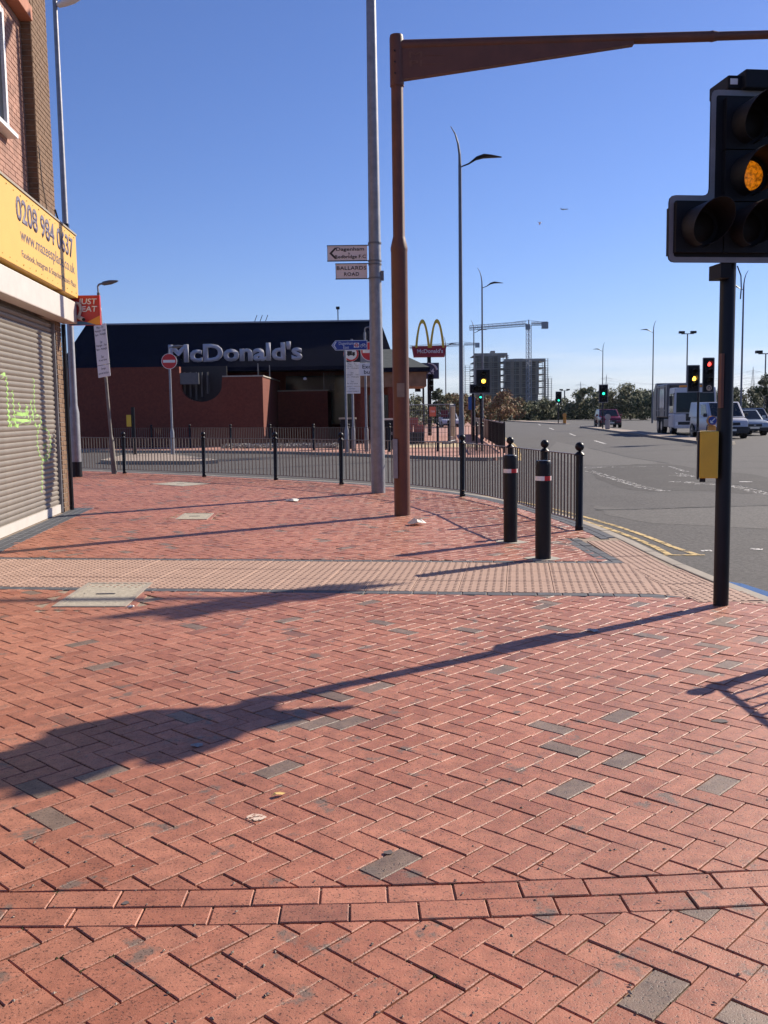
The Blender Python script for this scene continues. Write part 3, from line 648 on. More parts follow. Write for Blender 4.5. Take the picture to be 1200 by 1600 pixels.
# barrier beside the main road beyond
gb = thing('road_barrier', 'dark solid-looking guardrail receding along the main road past the amber signal', 'barrier', (4.35, 34.5, 0))
prev = None
pts = [Vector((4.35 + .062 * (y - 34.5), y)) for y in (34.5, 37.3, 40, 43, 46, 49, 52, 56, 60, 64)]
for i, p in enumerate(pts):
    q = p - pts[0]; MB().box(q.x - .03, q.x + .03, q.y - .03, q.y + .03, 0, 1.12).build('post', M_BLACK, gb)
    if i:
        a = pts[i - 1] - pts[0]; d = q - a; M = Matrix.Translation((a.x, a.y, 0)) @ Matrix.Rotation(math.atan2(d.y, d.x), 4, 'Z'); l = d.length
        MB().box(.03, l - .03, -.02, .02, 1.05, 1.09, M).build('top_rail', M_GALV, gb); MB().box(.03, l - .03, -.02, .02, .12, .16, M).build('bottom_rail', M_BLACK, gb)
        for k in range(1, int(l / .13)): MB().box(k * .13, k * .13 + .012, -.03, .03, .16, 1.05, M).build('bar', M_BLACK, gb) if i < 5 else None
        if i >= 5: MB().box(.03, l - .03, -.01, .01, .16, 1.05, M).build('infill_panel', M_BLACK, gb)
def bollard(p, label):
    t = thing('bollard', label, 'bollard', (p[0], p[1], 0), R_(-20), 'black bollards with reflective bands')
    MB().lathe([(.079, -.05), (.079, .845), (.079, .96), (.078, .99), (.07, 1.0), (.0, 1.003)], 28).build('shaft', M_BLACK, t, smooth=True)
    for a0, a1, m in ((150, 290, M_WHITE), (290, 345, M_RED), (345, 490, M_WHITE), (490, 510, M_RED)):
        mb = MB(); n = 14; vs = []
        for k in range(n + 1):
            a = R_(a0 + (a1 - a0) * k / n); vs += [(.0805 * math.cos(a), .0805 * math.sin(a), .80), (.0805 * math.cos(a), .0805 * math.sin(a), .845)]
        mb.add(vs, [(2 * k, 2 * k + 2, 2 * k + 3, 2 * k + 1) for k in range(n)]); mb.build('reflective_band', m, t, smooth=True)
    mb = MB(); q = [(.17 * math.cos(i * .52 + .2) * rnd.uniform(.75, 1.2), .17 * math.sin(i * .52 + .2) * rnd.uniform(.7, 1.1)) for i in range(12)]; mb.prism(q, -.02, .005); mb.build('mortar_collar', M_CONC, t)
bollard((1.45, 10.95), 'black bollard with red and white band standing farther from the blister strip')
bollard((1.61, 9.66), 'black bollard with red and white band at the edge of the blister strip')

# ------------------------------------------------------------------ brown mast arm with hanging signal
ma = thing('mast_arm_pole', 'tall rusty brown signal mast with tapered gusset arm reaching over the road', 'mast', (.27, 14.02, 0))
MB().lathe([(.118, -.05), (.118, 3.78), (.122, 3.80), (.122, 3.84), (.092, 3.97), (.085, 4.0), (.085, 6.05)], 12).build('pole', M_RUST, ma, smooth=True)
MB().lathe([(.098, 6.05), (.098, 6.70), (.09, 6.74), (.0, 6.76)], 16).build('socket', M_RUST, ma, smooth=True)
arm = R_(-.5); ad = Vector((math.cos(arm), math.sin(arm), .012)); a0 = Vector((.06, 0, 6.60))
ao = MB().path([a0, a0 + ad * 4.35], [.078, .070], 14).build('arm', M_RUST, ma, smooth=True)
MB().path([a0 + ad * 4.30, a0 + ad * 4.34, a0 + ad * 4.42, a0 + ad * 7.3], [.070, .076, .060, .050], 14).build('arm_extension', M_RUST, ma, smooth=True)
Mx = Matrix.Rotation(arm, 4, 'Z')
mb = MB(); gp = [(.07, 6.13), (3.30, 6.545), (3.30, 6.60), (.07, 6.56)]; mb.add([Mx @ Vector((x, y, z)) for y in (-.055, .055) for x, z in gp], [(0, 1, 2, 3), (7, 6, 5, 4), (0, 4, 5, 1), (1, 5, 6, 2), (2, 6, 7, 3), (3, 7, 4, 0)]); mb.build('gusset', M_RUST, ma)
MB().box(-.13, -.06, -.13, -.02, .55, 1.12).build('cabinet_door', M_GALV, ma, bevel=.006); MB().box(-.06, .05, -.1285, -.117, 1.72, 1.92).build('sticker', mat('old_sticker', (.22, .18, .15), .7, stain=.5), ma)
for z in (6.2, 6.35, 6.5): MB().tube((-.03, -.1, z), (-.03, -.115, z), .012, n=6).build('bolt', M_BLACK, ma)
text('M—\nPl—', .5, .2, mat('faded_chalk', (.16, .075, .05), .8), ma, Mx @ FR(.42, -.0565, 6.40), name='faded_marks')

# ------------------------------------------------------------------ traffic signals
def rounded(poly, r):
    out = []
    for i, p in enumerate(poly):
        p = Vector(p); a = (Vector(poly[i - 1]) - p).normalized(); b = (Vector(poly[(i + 1) % len(poly)]) - p).normalized(); q0, q1 = p + a * r, p + b * r
        for t in (0, .33, .67, 1): out.append(tuple((q0 * (1 - t) + p * t) * (1 - t) + (p * (1 - t) + q1 * t) * t))
    return out
XZ = Matrix(((1, 0, 0, 0), (0, 0, 1, 0), (0, 1, 0, 0), (0, 0, 0, 1)))   # (x,y,z) -> (x,z,y)
def signal_head(t, cx, zc, aspects, side=None, board=None, border=M_BORDER, sp=.35, lr=.10, hr=.135, yf=-.16, hood=.26):
    """aspects: list (dx, dz, lit material or None)"""
    xs = [a[0] for a in aspects]; zs = [a[1] for a in aspects]
    if board:
        mb = MB(); ob = rounded(board, .05); c = Vector((sum(p[0] for p in board) / len(board), sum(p[1] for p in board) / len(board)))
        mb.prism([(x + cx, z + zc) for x, z in ob], yf + .02, yf + .035, XZ); mb.build('backing_board', M_BOARD, t)
        rb = MB(); n = len(board); inner = []
        for i in range(n):
            p = Vector(board[i]); a = (Vector(board[i - 1]) - p).normalized(); b = (Vector(board[(i + 1) % n]) - p).normalized(); cr_ = b.x * a.y - b.y * a.x
            inner.append(tuple(p + (a + b) * .038 * (1 if cr_ > 0 else -1)))
        ib = rounded(inner, .02); m = len(ob); o_ = len(rb.v)
        rb.add([(x + cx, yf + .017, z + zc) for x, z in ob] + [(x + cx, yf + .017, z + zc) for x, z in ib], [(i, (i + 1) % m, m + (i + 1) % m, m + i) for i in range(m)]); rb.build('border', border, t)
    for dx, dz, lit in aspects:
        x, z = cx + dx, zc + dz
        h = MB().box(x - sp / 2 + .004, x + sp / 2 - .004, yf - .03, yf + .02, z - sp / 2 + .004, z + sp / 2 - .004).box(x - sp / 2 + .03, x + sp / 2 - .03, yf + .035, yf + .20, z - sp / 2 + .01, z + sp / 2 - .01).build('aspect_housing', M_BOARD, t)
        mb = MB(); n = 20; nr = [(lr, 0), (lr * .85, .012), (lr * .5, .02), (0.001, .024)]; vs = []
        for r, d in nr: vs += [(x + r * math.cos(2 * math.pi * k / n), yf - .034 - d, z + r * math.sin(2 * math.pi * k / n)) for k in range(n)]
        mb.add(vs, [(a * n + k, a * n + (k + 1) % n, (a + 1) * n + (k + 1) % n, (a + 1) * n + k) for a in range(3) for k in range(n)]); mb.build('lens', lit or M_LENS, h, smooth=True)
        hm = MB(); n = 24; vs = []                       # cutaway hood: long on top, short at the bottom
        for k in range(n + 1):
            a = R_(-80 + 340 * k / n); ln = hood * (.28 + .72 * (.5 + .5 * math.sin(a)))
            for rr, y in ((hr, yf - .03), (hr * .985, yf - .03 - ln), (hr * .955, yf - .03 - ln), (hr * .965, yf - .03)): vs.append((x + rr * math.cos(a), y, z + rr * math.sin(a)))
        hm.add(vs, [(4 * k + i, 4 * k + 4 + i, 4 * k + 4 + (i + 1) % 4, 4 * k + (i + 1) % 4) for k in range(n) for i in range(4)]); hm.build('hood', M_BOARD, h, smooth=True)
COLB = lambda w_, h_: [(-w_, -h_), (w_, -h_), (w_, h_), (-w_, h_)]
LBOARD = [(-.69, -.60), (.36, -.60), (.36, .60), (-.39, .60), (-.39, -.13), (-.69, -.13)]
near = thing('traffic_signal', 'near black traffic signal with grey-bordered board, amber lit and yellow push-button box', 'traffic light', (2.57, 7.24, 0), R_(7))
MB().lathe([(.057, -.1), (.057, 3.42), (.05, 3.44), (0, 3.445)], 20).build('pole', M_BLACK, near, smooth=True)
signal_head(near, .165, 3.145, [(-.12, .36, None), (-.12, .0, M_AMBER), (-.12, -.36, None), (-.48, -.36, None)], board=LBOARD, sp=.36, lr=.105, hr=.142, hood=.36)
MB().box(-.10, .06, -.14, .16, 3.755, 3.85).box(.0, .18, -.20, .05, 3.745, 3.875).build('vehicle_detector', M_BOARD, near, bevel=.01)
MB().box(-.085, -.03, -.1425, -.1405, 3.785, 3.825).build('detector_label', M_WHITE, near)
MB().box(-.12, -.04, -.13, .06, 2.44, 2.545).build('bracket', M_BOARD, near); MB().path([(-.16, -.03, 3.03), (-.13, .02, 3.12), (-.07, .03, 3.2), (-.06, .03, 3.3)], .018).build('cable', M_BLACK, near, smooth=True)
MB().path([(-.13, -.1, 3.37), (-.15, -.1, 3.40), (-.13, -.1, 3.44)], .004, 5).build('cable_loop', M_BLACK, near)
MB().path([(.06, -.02, 2.54), (.09, -.02, 2.47), (.095, -.02, 2.38), (.09, -.02, 2.30)], .005, 5).build('cable', M_BLACK, near)
_bm = Matrix.Translation((-.135, -.02, 0)) @ Matrix.Rotation(R_(-22), 4, 'Z')
bx = MB().box(-.066, .066, -.08, .08, .98, 1.33, _bm).build('push_button_box', M_BOXY, near, bevel=.008); MB().box(-.078, -.0672, -.07, .07, .97, 1.325, _bm).build('side_panel', M_BLACK, bx); MB().box(-.06, -.02, -.05, .0, .95, .979, _bm).build('cable_gland', M_BLACK, bx)
MB().box(-.066, -.045, -.063, -.02, 1.5, 1.9).build('rust_patch', M_RUST, near)
arms = thing('hanging_signal', 'black overhead traffic signal hung from the brown mast arm', 'traffic light', tuple(Vector((.27, 14.02, 0)) + a0 + ad * 7.05), R_(8))
signal_head(arms, 0, -.05, [(0, .36, None), (0, 0, M_AMBER), (0, -.36, None)], board=COLB(.42, .66)); MB().tube((0, -.06, -.8), (0, -.06, .75), .04).build('mounting_tube', M_BLACK, arms)
def pole_signal(loc, rz, label, heads, h=3.2, extra=None):
    t = thing('traffic_signal', label, 'traffic light', loc, rz, 'traffic signals across the junction')
    MB().tube((0, 0, -.05), (0, 0, h), .057, n=12).build('pole', M_BLACK, t, smooth=True)
    for cx, zc, asp, bd in heads: signal_head(t, cx, zc, asp, board=bd)
    return t
s2 = pole_signal((4.9, 48, 0), R_(2), 'traffic signal with amber light and left box, by the receding barrier', [(.1, 2.98, [(0, .36, None), (0, 0, M_AMBER2), (0, -.36, None), (-.38, -.36, None)], LBOARD)])
MB().box(-.10, .02, -.14, -.06, 1.95, 2.28).build('pedestrian_signal', M_BOARD, s2); mb = MB(); mb.quad(*disc((-.04, -.141, 2.2), .05, 12)); mb.build('green_figure', M_GREEN, s2)
s2b = thing('signal_post', 'plain dark post standing next to the far amber signal', 'post', (4.62, 49.2, 0)); MB().tube((0, 0, 0), (0, 0, 2.6), .075, n=12).build('shaft', M_BLACK, s2b, smooth=True); MB().lathe([(.09, 0), (.09, .25), (.075, .28)], 12).build('sleeve', M_BLACK, s2b)
pole_signal((20.4, 112, 0), 0, 'small far green traffic signal beside the yellow-topped island bollard', [(0, 3.0, [(0, .36, None), (0, 0, None), (0, -.36, M_GREEN)], COLB(.36, .66))])
pole_signal((17.35, 76, 0), 0, 'traffic signal with green arrow in front of the red car', [(0, 2.75, [(0, .36, None), (0, 0, M_GREEN), (0, -.36, None)], COLB(.36, .70))])
s5 = pole_signal((14.55, 44.5, 0), R_(4), 'double-headed island traffic signal with amber and red lamps and u-turn sign', [(-.30, 2.85, [(0, .30, None), (0, 0, M_AMBER2), (0, -.30, None)], COLB(.29, .62)), (.40, 3.0, [(0, .50, M_REDL), (0, .14, None), (0, -.22, None)], COLB(.28, .80))], h=3.3)
mb = MB(); mb.quad(*disc((.40, -.24, 2.42), .13, 20)); mb.build('roundel', mat('roundel_cream', (.55, .42, .33), .6), s5); MB().path([(.35, -.25, 2.35), (.35, -.25, 2.45), (.40, -.25, 2.50), (.45, -.25, 2.45), (.45, -.25, 2.35)], .018, 6).build('u_turn_arrow', M_INK, s5)
pb = thing('traffic_signal', 'pair of black signal heads seen in silhouette past the restaurant canopy', 'traffic light', (2.55, 60, 0)); MB().tube((0, 0, 0), (0, 0, 3.9), .06).build('pole', M_BLACK, pb)
for dx in (-.35, .45): signal_head(pb, dx, 3.3, [(0, .36, None), (0, 0, None), (0, -.36, None)], board=None, sp=.36)

# ------------------------------------------------------------------ restaurant
M_DBRICK = mat('dark_red_brick', (.150, .036, .021), .9, var=.25, scale=9, bump=.3, bscale=25)
M_NAVY = mat('navy_roof', (.005, .006, .016), .8, var=.2, scale=3, spec=.15)
M_LETT = mat('letter_grey', (.42, .42, .47), .5, var=.06)
M_GREENROOF = mat('grey_green_roof', (.085, .095, .085), .8, var=.2, scale=4)
M_WOOD = mat('timber_cladding', (.22, .12, .07), .8, var=.25, scale=3)
M_DARK = mat('dark_void', (.018, .016, .018), .6)
M_MESH = mat('grey_mesh', (.12, .12, .13), .6, alpha=(160, .52))
res = thing('restaurant', 'low dark brick fast food restaurant with navy mansard roof', 'restaurant', (-7, 52, 0)); RO = Vector((-7, 52, 0))
def rb(name, x0, x1, y0, y1, z0, z1, m, parent=None, bevel=0): return MB().box(x0 - RO.x, x1 - RO.x, y0 - RO.y, y1 - RO.y, z0, z1).build(name, m, parent or res, bevel=bevel)
rb('main_wall', -18.4, 1.2, 57, 66, 0, 4.3, M_DBRICK)
# front wall with the round notch
nx, nr = -8.72, 1.02; pts = [(-16.6, 0), (-5.75, 0), (-5.75, 3.32), (nx + nr, 3.32), (nx + nr, 3.2)] + [(nx + nr * math.cos(a), 3.0 + .85 * math.sin(a)) for a in [-math.pi * k / 14 for k in range(1, 14)]] + [(nx - nr, 3.2), (nx - nr, 3.85), (-16.6, 3.85)]
mb = MB(); mb.prism([(x - RO.x, z) for x, z in pts][::-1], 46.6 - RO.y, 47.0 - RO.y, XZ); fw = mb.build('front_wall', M_DBRICK, res)
rb('side_wall', -6.15, -5.752, 47.0, 54.0, 0, 3.318, M_DBRICK); rb('wall_coping', -6.2, -5.70, 47.003, 54.05, 3.32, 3.38, M_CONC)
rb('wall_coping', nx + nr + .02, -5.70, 46.55, 47.0, 3.323, 3.383, M_CONC)
rb('low_wall', -5.70, -2.98, 52.6, 53.0, 0, 2.73, M_DBRICK); rb('low_side_wall', -3.4, -2.982, 53.0, 56.9, 0, 2.728, M_DBRICK); rb('low_coping', -5.69, -2.93, 52.55, 53.05, 2.73, 2.79, M_CONC); rb('low_coping', -3.44, -2.93, 53.05, 56.9, 2.73, 2.79, M_CONC)
rb('window', -5.6, -1.7, 56.3, 56.4, .9, 3.7, M_GLASS)
nw = rb('notch_window', nx - 1.1, nx + 1.1, 47.6, 47.7, 1.9, 3.9, M_DARK)
for k in range(5): rb('slat', nx - .95 + k * .28, nx - .87 + k * .28, 47.15, 47.25, 2.25 + .15 * abs(k - 2), 3.6, mat('grey_slat', (.07, .07, .07), .6), nw)
rb('notch_panel', nx - nr + .02, nx - .1, 46.62, 46.72, 3.0, 3.55, mat('grey_panel', (.10, .10, .105), .6)); rb('right_block', -1.6, 1.35, 51.7, 57, 0, 3.98, M_DBRICK)
for k in range(2): rb('screen_post', -6.1 + k * .36, -6.07 + k * .36, 47.6 + k * 1.8, 47.63 + k * 1.8, 3.38, 4.0, M_GALV)
rb('roof_screen', -3.2, -2.6, 53.6, 53.62, 2.80, 3.75, M_MESH); rb('screen_post', -3.25, -3.21, 53.58, 53.63, 2.79, 3.75, M_GALV)
# mansard roof
def loft(name, lo, zl, hi, zh, m):
    mb = MB(); n = len(lo); vs = [(x - RO.x, y - RO.y, zl) for x, y in lo] + [(x - RO.x, y - RO.y, zh) for x, y in hi]
    mb.add(vs, [tuple(range(n - 1, -1, -1)), tuple(range(n, 2 * n))] + [(i, (i + 1) % n, n + (i + 1) % n, n + i) for i in range(n)]); return mb.build(name, m, res)
roof = loft('mansard_roof', [(-17.2, 51.2), (.75, 50.6), (.75, 66), (-17.2, 66)], 3.98, [(-16.2, 53.4), (-.05, 53.4), (-.05, 64), (-16.2, 64)], 6.5, M_NAVY)
rb('eave', -17.4, .95, 50.45, 51.6, 3.78, 3.975, M_NAVY); rb('ridge_trim', -16.25, -.02, 53.33, 53.45, 6.5, 6.58, mat('pale_trim', (.30, .32, .36), .5), roof)
for k in range(4): MB().tube((-8.0 + k * .28 + 0, 3.5, 6.5), (-7.85 + k * .28 + 0, 3.5, 7.0), .02, n=5).build('vent_rod', M_BLACK, roof) if False else None
MB().path([(4.6, 2.2, 6.5), (4.6, 2.2, 7.3)], .03).build('roof_post', M_BLACK, roof); MB().box(4.5, 4.7, 2.15, 2.25, 7.25, 7.4).build('roof_lamp', M_BLACK, roof)
for k in range(3): MB().tube((-.1 + k * .3, 2.2, 6.5), (.1 + k * .3, 2.2, 7.0), .02, n=5).build('vent_rod', M_BLACK, roof)
# sloped sign letters stand upright just in front of the roof
xa, xb = P(263, 549, 50.9).x, P(472, 549, 50.9).x; zc = P(368, 550, 50.9).z
text("McDonald's", xb - xa, .98, M_LETT, res, frame(((xa + xb) / 2 - RO.x, 50.95 - RO.y, zc), (1, 0, .006), (0, 0, 1)), bold=.035, depth=.07, name='sign_letters')
for k in range(0): rb('letter_bracket', xa + .3 + k * .72, xa + .36 + k * .72, 50.98, 52.4, zc - .1, zc - .04, M_BLACK)
# hip-roofed canopy on the right
loft('canopy_roof', [(-1.6, 47.9), (2.35, 47.9), (2.35, 53), (-1.6, 53)], 3.72, [(.05, 50), (.5, 50), (.5, 51), (.05, 51)], 4.75, M_GREENROOF)
rb('canopy_fascia', -1.62, 2.38, 47.88, 53.02, 3.50, 3.715, M_NAVY); rb('canopy_cladding', -1.3, 2.2, 48.1, 52.9, 2.78, 3.495, M_WOOD)
for x in (-1.1, .3): rb('column', x, x + .3, 48.2, 48.5, 0, 2.775, M_DBRICK)
rb('porch_wall', -1.5, 1.05, 49.2, 50.9, 0, 2.77, M_DBRICK); rb('porch_window', -.7, .9, 49.17, 49.195, .8, 2.4, M_GLASS)
lm_ = MB(); lm_.lathe([(.0, -.08), (.09, -.06), (.1, 0), (.05, .06), (0, .08)], 10, (-4.05 - RO.x, 50.9 - RO.y, 3.35)); lm_.build('wall_lamp', M_WHITE, res, smooth=True)
rb('annex', -19.0, -16.7, 50, 60, 0, 4.5, mat('grey_annex', (.14, .13, .125), .8))

# arches totem
M_GOLD = mat('arch_yellow', (.66, .46, .04), .5, var=.08); M_MRED = mat('totem_red', (.30, .012, .03), .5); M_TPUR = mat('totem_purple', (.05, .045, .10), .5)
tot = thing('totem_sign', 'tall fast food totem with yellow arches on a red box beyond the restaurant', 'sign', (3.02, 62, 0)); TS = 62 / 1500
MB().box(-.12, .12, -.1, .1, -.05, 5.2).build('pole', M_BLACK, tot)
zt = lambda y: P(673, y, 62).z
zb0, zb1 = zt(558), zt(541); bo = MB(); bo.add([(x, y, z) for z, w_ in ((zb0, .98), (zb1, 1.10)) for x, y in ((-w_, -.35), (w_, -.35), (w_, .35), (-w_, .35))], [(3, 2, 1, 0), (4, 5, 6, 7), (0, 1, 5, 4), (1, 2, 6, 5), (2, 3, 7, 6), (3, 0, 4, 7)]); bo.build('red_box', M_MRED, tot)
text("McDonald's", 1.65, .26, M_WHITE, tot, FR(.05, -.36, (zb0 + zb1) / 2 + .02), bold=.03)
def arch(cx):
    n = 28; w0, h0, w1, h1 = .47, 1.66, .33, 1.42; A_, B_ = [], []
    for k in range(n + 1):
        u = -1 + 2 * k / n; A_.append((cx + w0 * u, h0 * (1 - abs(u) ** 2.3))); B_.append((cx + w1 * u * .98, h1 * (1 - abs(u) ** 2.3)))
    A_[0] = (cx - w0, -.12); A_[-1] = (cx + w0, -.12); B_[0] = (cx - w1, -.12); B_[-1] = (cx + w1, -.12)
    mb = MB(); m = n + 1; z0 = zb1
    vs = [(x, y, z0 + z) for y in (-.42, -.18) for L2 in (A_, B_) for x, z in L2]
    fs = []
    for k in range(n):
        fs += [(k, k + 1, m + k + 1, m + k), (2 * m + k + 1, 2 * m + k, 3 * m + k, 3 * m + k + 1), (k + 1, k, 2 * m + k, 2 * m + k + 1), (m + k, m + k + 1, 3 * m + k + 1, 3 * m + k)]
    mb.add(vs, fs); mb.build('arch', M_GOLD, tot)
arch(-.42); arch(.50)
MB().box(-.6, .62, -.14, .1, zt(592), zt(567)).build('hours_panel', M_TPUR, tot); text('24', .42, .32, M_WHITE, tot, FR(.1, -.145, zt(580)), bold=.02); text('hours', .36, .1, M_WHITE, tot, FR(.12, -.145, zt(584.5)))
mb = MB(); mb.path([(-.05 + .55 * math.cos(a), -.15, zt(580) + .5 * math.sin(a)) for a in [1.6, 1.3, 1.0, .7, .4, .15]], [.03, .035, .045, .055, .06, .065], 6); mb.build('crescent', M_WHITE, tot)

# ------------------------------------------------------------------ lamp columns
def tall_lamp(loc, h, label, side=1, rz=0, group='curved-top street lamps', sc=1.):
    t = thing('street_lamp', label, 'street lamp', loc, rz, group)
    MB().lathe([(.10 * sc, -.05), (.10 * sc, 1.3), (.075 * sc, 1.45), (.055 * sc, h - 1.25)], 12).build('pole', M_LAMP, t, smooth=True)
    mb = MB(); mb.path([(0, 0, h - 1.25), (-.01 * side, 0, h - .9), (-.06 * side, 0, h - .55), (-.15 * side, 0, h - .25), (-.30 * side, 0, h)], [.055 * sc, .045 * sc, .035 * sc, .025 * sc, .012 * sc], 8); mb.build('curved_tail', M_LAMP, t, smooth=True)
    hb = MB(); prof = [(0, -1.33, .03, .02), (.3, -1.22, .05, .03), (.55, -1.05, .14, .06), (.8, -.98, .19, .07), (1.05, -.99, .17, .045), (1.4, -1.02, .05, .015)]; n = 8; vs = []
    for x, z, wy, hz in prof:
        for k in range(n): vs.append((side * x, wy * math.cos(2 * math.pi * k / n), h + z + hz * math.sin(2 * math.pi * k / n)))
    hb.add(vs, [(a * n + k, a * n + (k + 1) % n, (a + 1) * n + (k + 1) % n, (a + 1) * n + k) for a in range(len(prof) - 1) for k in range(n)] + [tuple(range(n)), tuple(range(6 * n - 1, 5 * n - 1, -1))]); hb.build('lamp_head', M_BLACK, t, smooth=True)
    return t
def lamp_px(x, ytop, label, side, h=11., sc=1.):
    d = (h - 1.5) * 1500 / (645 - .0145 * (x - 600) - ytop); p = P(x, 660, d); return tall_lamp((p.x, d, 0), h, label, side, sc=sc)
lamp_px(721, 215, 'tall curved-top street lamp rising behind the near guardrail', 1)
lamp_px(754, 424, 'curved-top street lamp behind the amber signal by the barrier', 1, sc=.9)
lamp_px(741, 503, 'distant curved-top lamp in front of the scaffolded block', 1)
lamp_px(697, 527, 'distant curved-top lamp beside the arches totem', 1)
lamp_px(1019, 503, 'curved-top lamp beside the refuse lorry, with boxes on its pole', -1)
lamp_px(941, 536, 'curved-top lamp above the red car and green arrow signal', -1)
lamp_px(1157, 428, 'curved-top lamp with a small box on its pole behind the white van', -1)
for x, yt, lab, d in ((1072, 521, 'twin-head floodlight mast behind the refuse lorry', 125), (1194, 552, 'four-lamp floodlight mast above the parked cars', 105), (882, 610, 'small twin floodlight mast beside the far green signal', 210)):
    p = P(x, 650, d); zt_ = P(x, yt, d).z; t = thing('floodlight_mast', lab, 'floodlight', (p.x, d, 0)); MB().tube((0, 0, 0), (0, 0, zt_), .09 * d / 110, .07 * d / 110, 8).build('pole', M_LAMP, t)
    MB().box(-.8, .8, -.05, .05, zt_ - .1, zt_).build('crossbar', M_LAMP, t)
    for sx_ in (-1, 1): MB().box(sx_ * .75 - .35, sx_ * .75 + .35, -.2, .2, zt_, zt_ + .3).build('lamp', M_BLACK, t)
def tube_lamp(mb, *a): return mb
# old grey column behind the shop corner
t = thing('street_lamp', 'grey steel lamp column with black foot beside the shop corner', 'street lamp', (-7.75, 24.28, 0))
MB().lathe([(.125, -.05), (.125, .38)], 16).build('black_foot', M_BLACK, t, smooth=True); MB().lathe([(.12, .38), (.12, 1.62), (.088, 1.8), (.055, 11.5)], 16).build('pole', M_GALV, t, smooth=True)
MB().path([(0, 0, 11.45), (.1, 0, 11.58), (.3, 0, 11.6)], .03).build('arm', M_GALV, t); hb = MB(); hb.lathe([(.02, -.32), (.09, -.28), (.13, -.1), (.14, .1), (.1, .28), (.02, .33)], 12); hm = hb.mesh('lamp_head', M_WHITE, smooth=True); hm.transform(Matrix.Translation((.34, 0, 11.48)) @ Matrix.Rotation(R_(70), 4, 'Y') @ Matrix.Scale(.65, 4, (1, 0, 0))); put('lamp_head', hm, t)
# grey column with street name plates
t = thing('street_lamp', 'tall pale grey lamp column carrying two white direction plates', 'street lamp', (-.1, 18.06, 0))
MB().lathe([(.132, -.05), (.128, 1.5), (.115, 4.0), (.085, 9.2), (.07, 11.0)], 20).build('pole', M_GALV, t, smooth=True)
MB().path([(0, 0, 10.9), (.1, 0, 11.2), (.6, 0, 11.35)], .04).build('arm', M_GALV, t); MB().box(.5, 1.3, -.12, .12, 11.28, 11.42).build('lamp_head', M_LAMP, t, bevel=.03)
def plate18(x0, x1, y0, y1, lines, name):
    a, b = P(x0, y1, 18.0), P(x1, y0, 18.0); o = Vector((-.1, 18.06, 0)); a -= o; b -= o
    p = MB().box(a.x, b.x, -.02, .0, a.z, b.z).build(name, mat('pinkish_white_plate', (.66, .62, .64), .6, var=.08, scale=3), t)
    for z in (a.z - .012, b.z): MB().box(a.x - .012, -.08, -.03, .01, z, z + .012).build('rail', M_BLACK, p)
    MB().box(a.x - .006, a.x, -.025, .004, a.z, b.z).build('rail', M_BLACK, p)
    return p, a, b
p, a, b = plate18(512, 573.5, 383, 407, (), 'direction_plate')
wd, hh, cx, cz = b.x - a.x, b.z - a.z, (a.x + b.x) / 2, (a.z + b.z) / 2
text('Dagenham', wd * .71, hh * .30, M_INK, p, FR(cx + .05, -.0215, cz + hh * .24), bold=.012); text('&', wd * .05, hh * .13, M_INK, p, FR(cx + .03, -.0215, cz - hh * .02)); text('Redbridge F.C', wd * .78, hh * .30, M_INK, p, FR(cx + .055, -.0215, cz - hh * .27), bold=.012)
mb = MB(); x0 = a.x + .03; w2 = .10
mb.quad(*[Vector((x0 + dx, -.0225, cz + dz * hh)) for dx, dz in ((0, 0), (w2, -.38), (w2 + .045, -.38), (.05, 0), (w2 + .045, .38), (w2, .38))]); mb.build('chevron', M_INK, p)
p, a, b = plate18(525, 573.5, 411.5, 435, (), 'street_name_plate'); wd, hh, cx, cz = b.x - a.x, b.z - a.z, (a.x + b.x) / 2, (a.z + b.z) / 2
text('BALLARDS', wd * .94, hh * .25, M_INK, p, FR(cx, -.0215, cz + hh * .22), spacing=1.1, bold=.01); text('ROAD', wd * .48, hh * .25, M_INK, p, FR(cx, -.0215, cz - hh * .2), spacing=1.1, bold=.01)
for z in (4.60, 4.28, 4.22, 3.97): MB().lathe([(.125, z - .015), (.125, z + .015)], 16).build('clamp_band', M_LAMP, t)
MB().box(.10, .16, -.05, .05, 3.93, 4.10).build('bracket_box', M_LAMP, t)

# ------------------------------------------------------------------ regulatory signs
def roundel(t, x, z, r, kind, y=-.06, rz=0):
    b = MB().tube((x, y + .012, z), (x, y, z), r, n=32).build('roundel', M_WHITE, t)
    if kind == 'no_entry':
        MB().tube((x, y - .001, z), (x, y - .003, z), r * .94, n=32).build('red_disc', M_RED, b); MB().box(x - r * .78, x + r * .78, y - .006, y - .0032, z - r * .17, z + r * .17).build('white_bar', M_WHITE, b)
    else:
        mb = MB(); n = 32; vs = []
        for rr in (r * .99, r * .78): vs += [(x + rr * math.cos(2 * math.pi * k / n), y - .002, z + rr * math.sin(2 * math.pi * k / n)) for k in range(n)]
        mb.add(vs, [(k, (k + 1) % n, n + (k + 1) % n, n + k) for k in range(n)]); mb.build('red_ring', M_RED, b)
        MB().box(x - r * .5, x + r * .12, y - .004, y - .001, z - r * .1, z + r * .35).box(x + r * .16, x + r * .5, y - .004, y - .001, z - r * .1, z + r * .2).box(x - r * .55, x + r * .52, y - .0035, y - .001, z - r * .2, z - r * .08).tube((x - r * .3, y - .001, z - r * .22), (x - r * .3, y - .004, z - r * .22), r * .1, n=10).tube((x + r * .32, y - .001, z - r * .22), (x + r * .32, y - .004, z - r * .22), r * .1, n=10).build('lorry_symbol', M_INK, b)
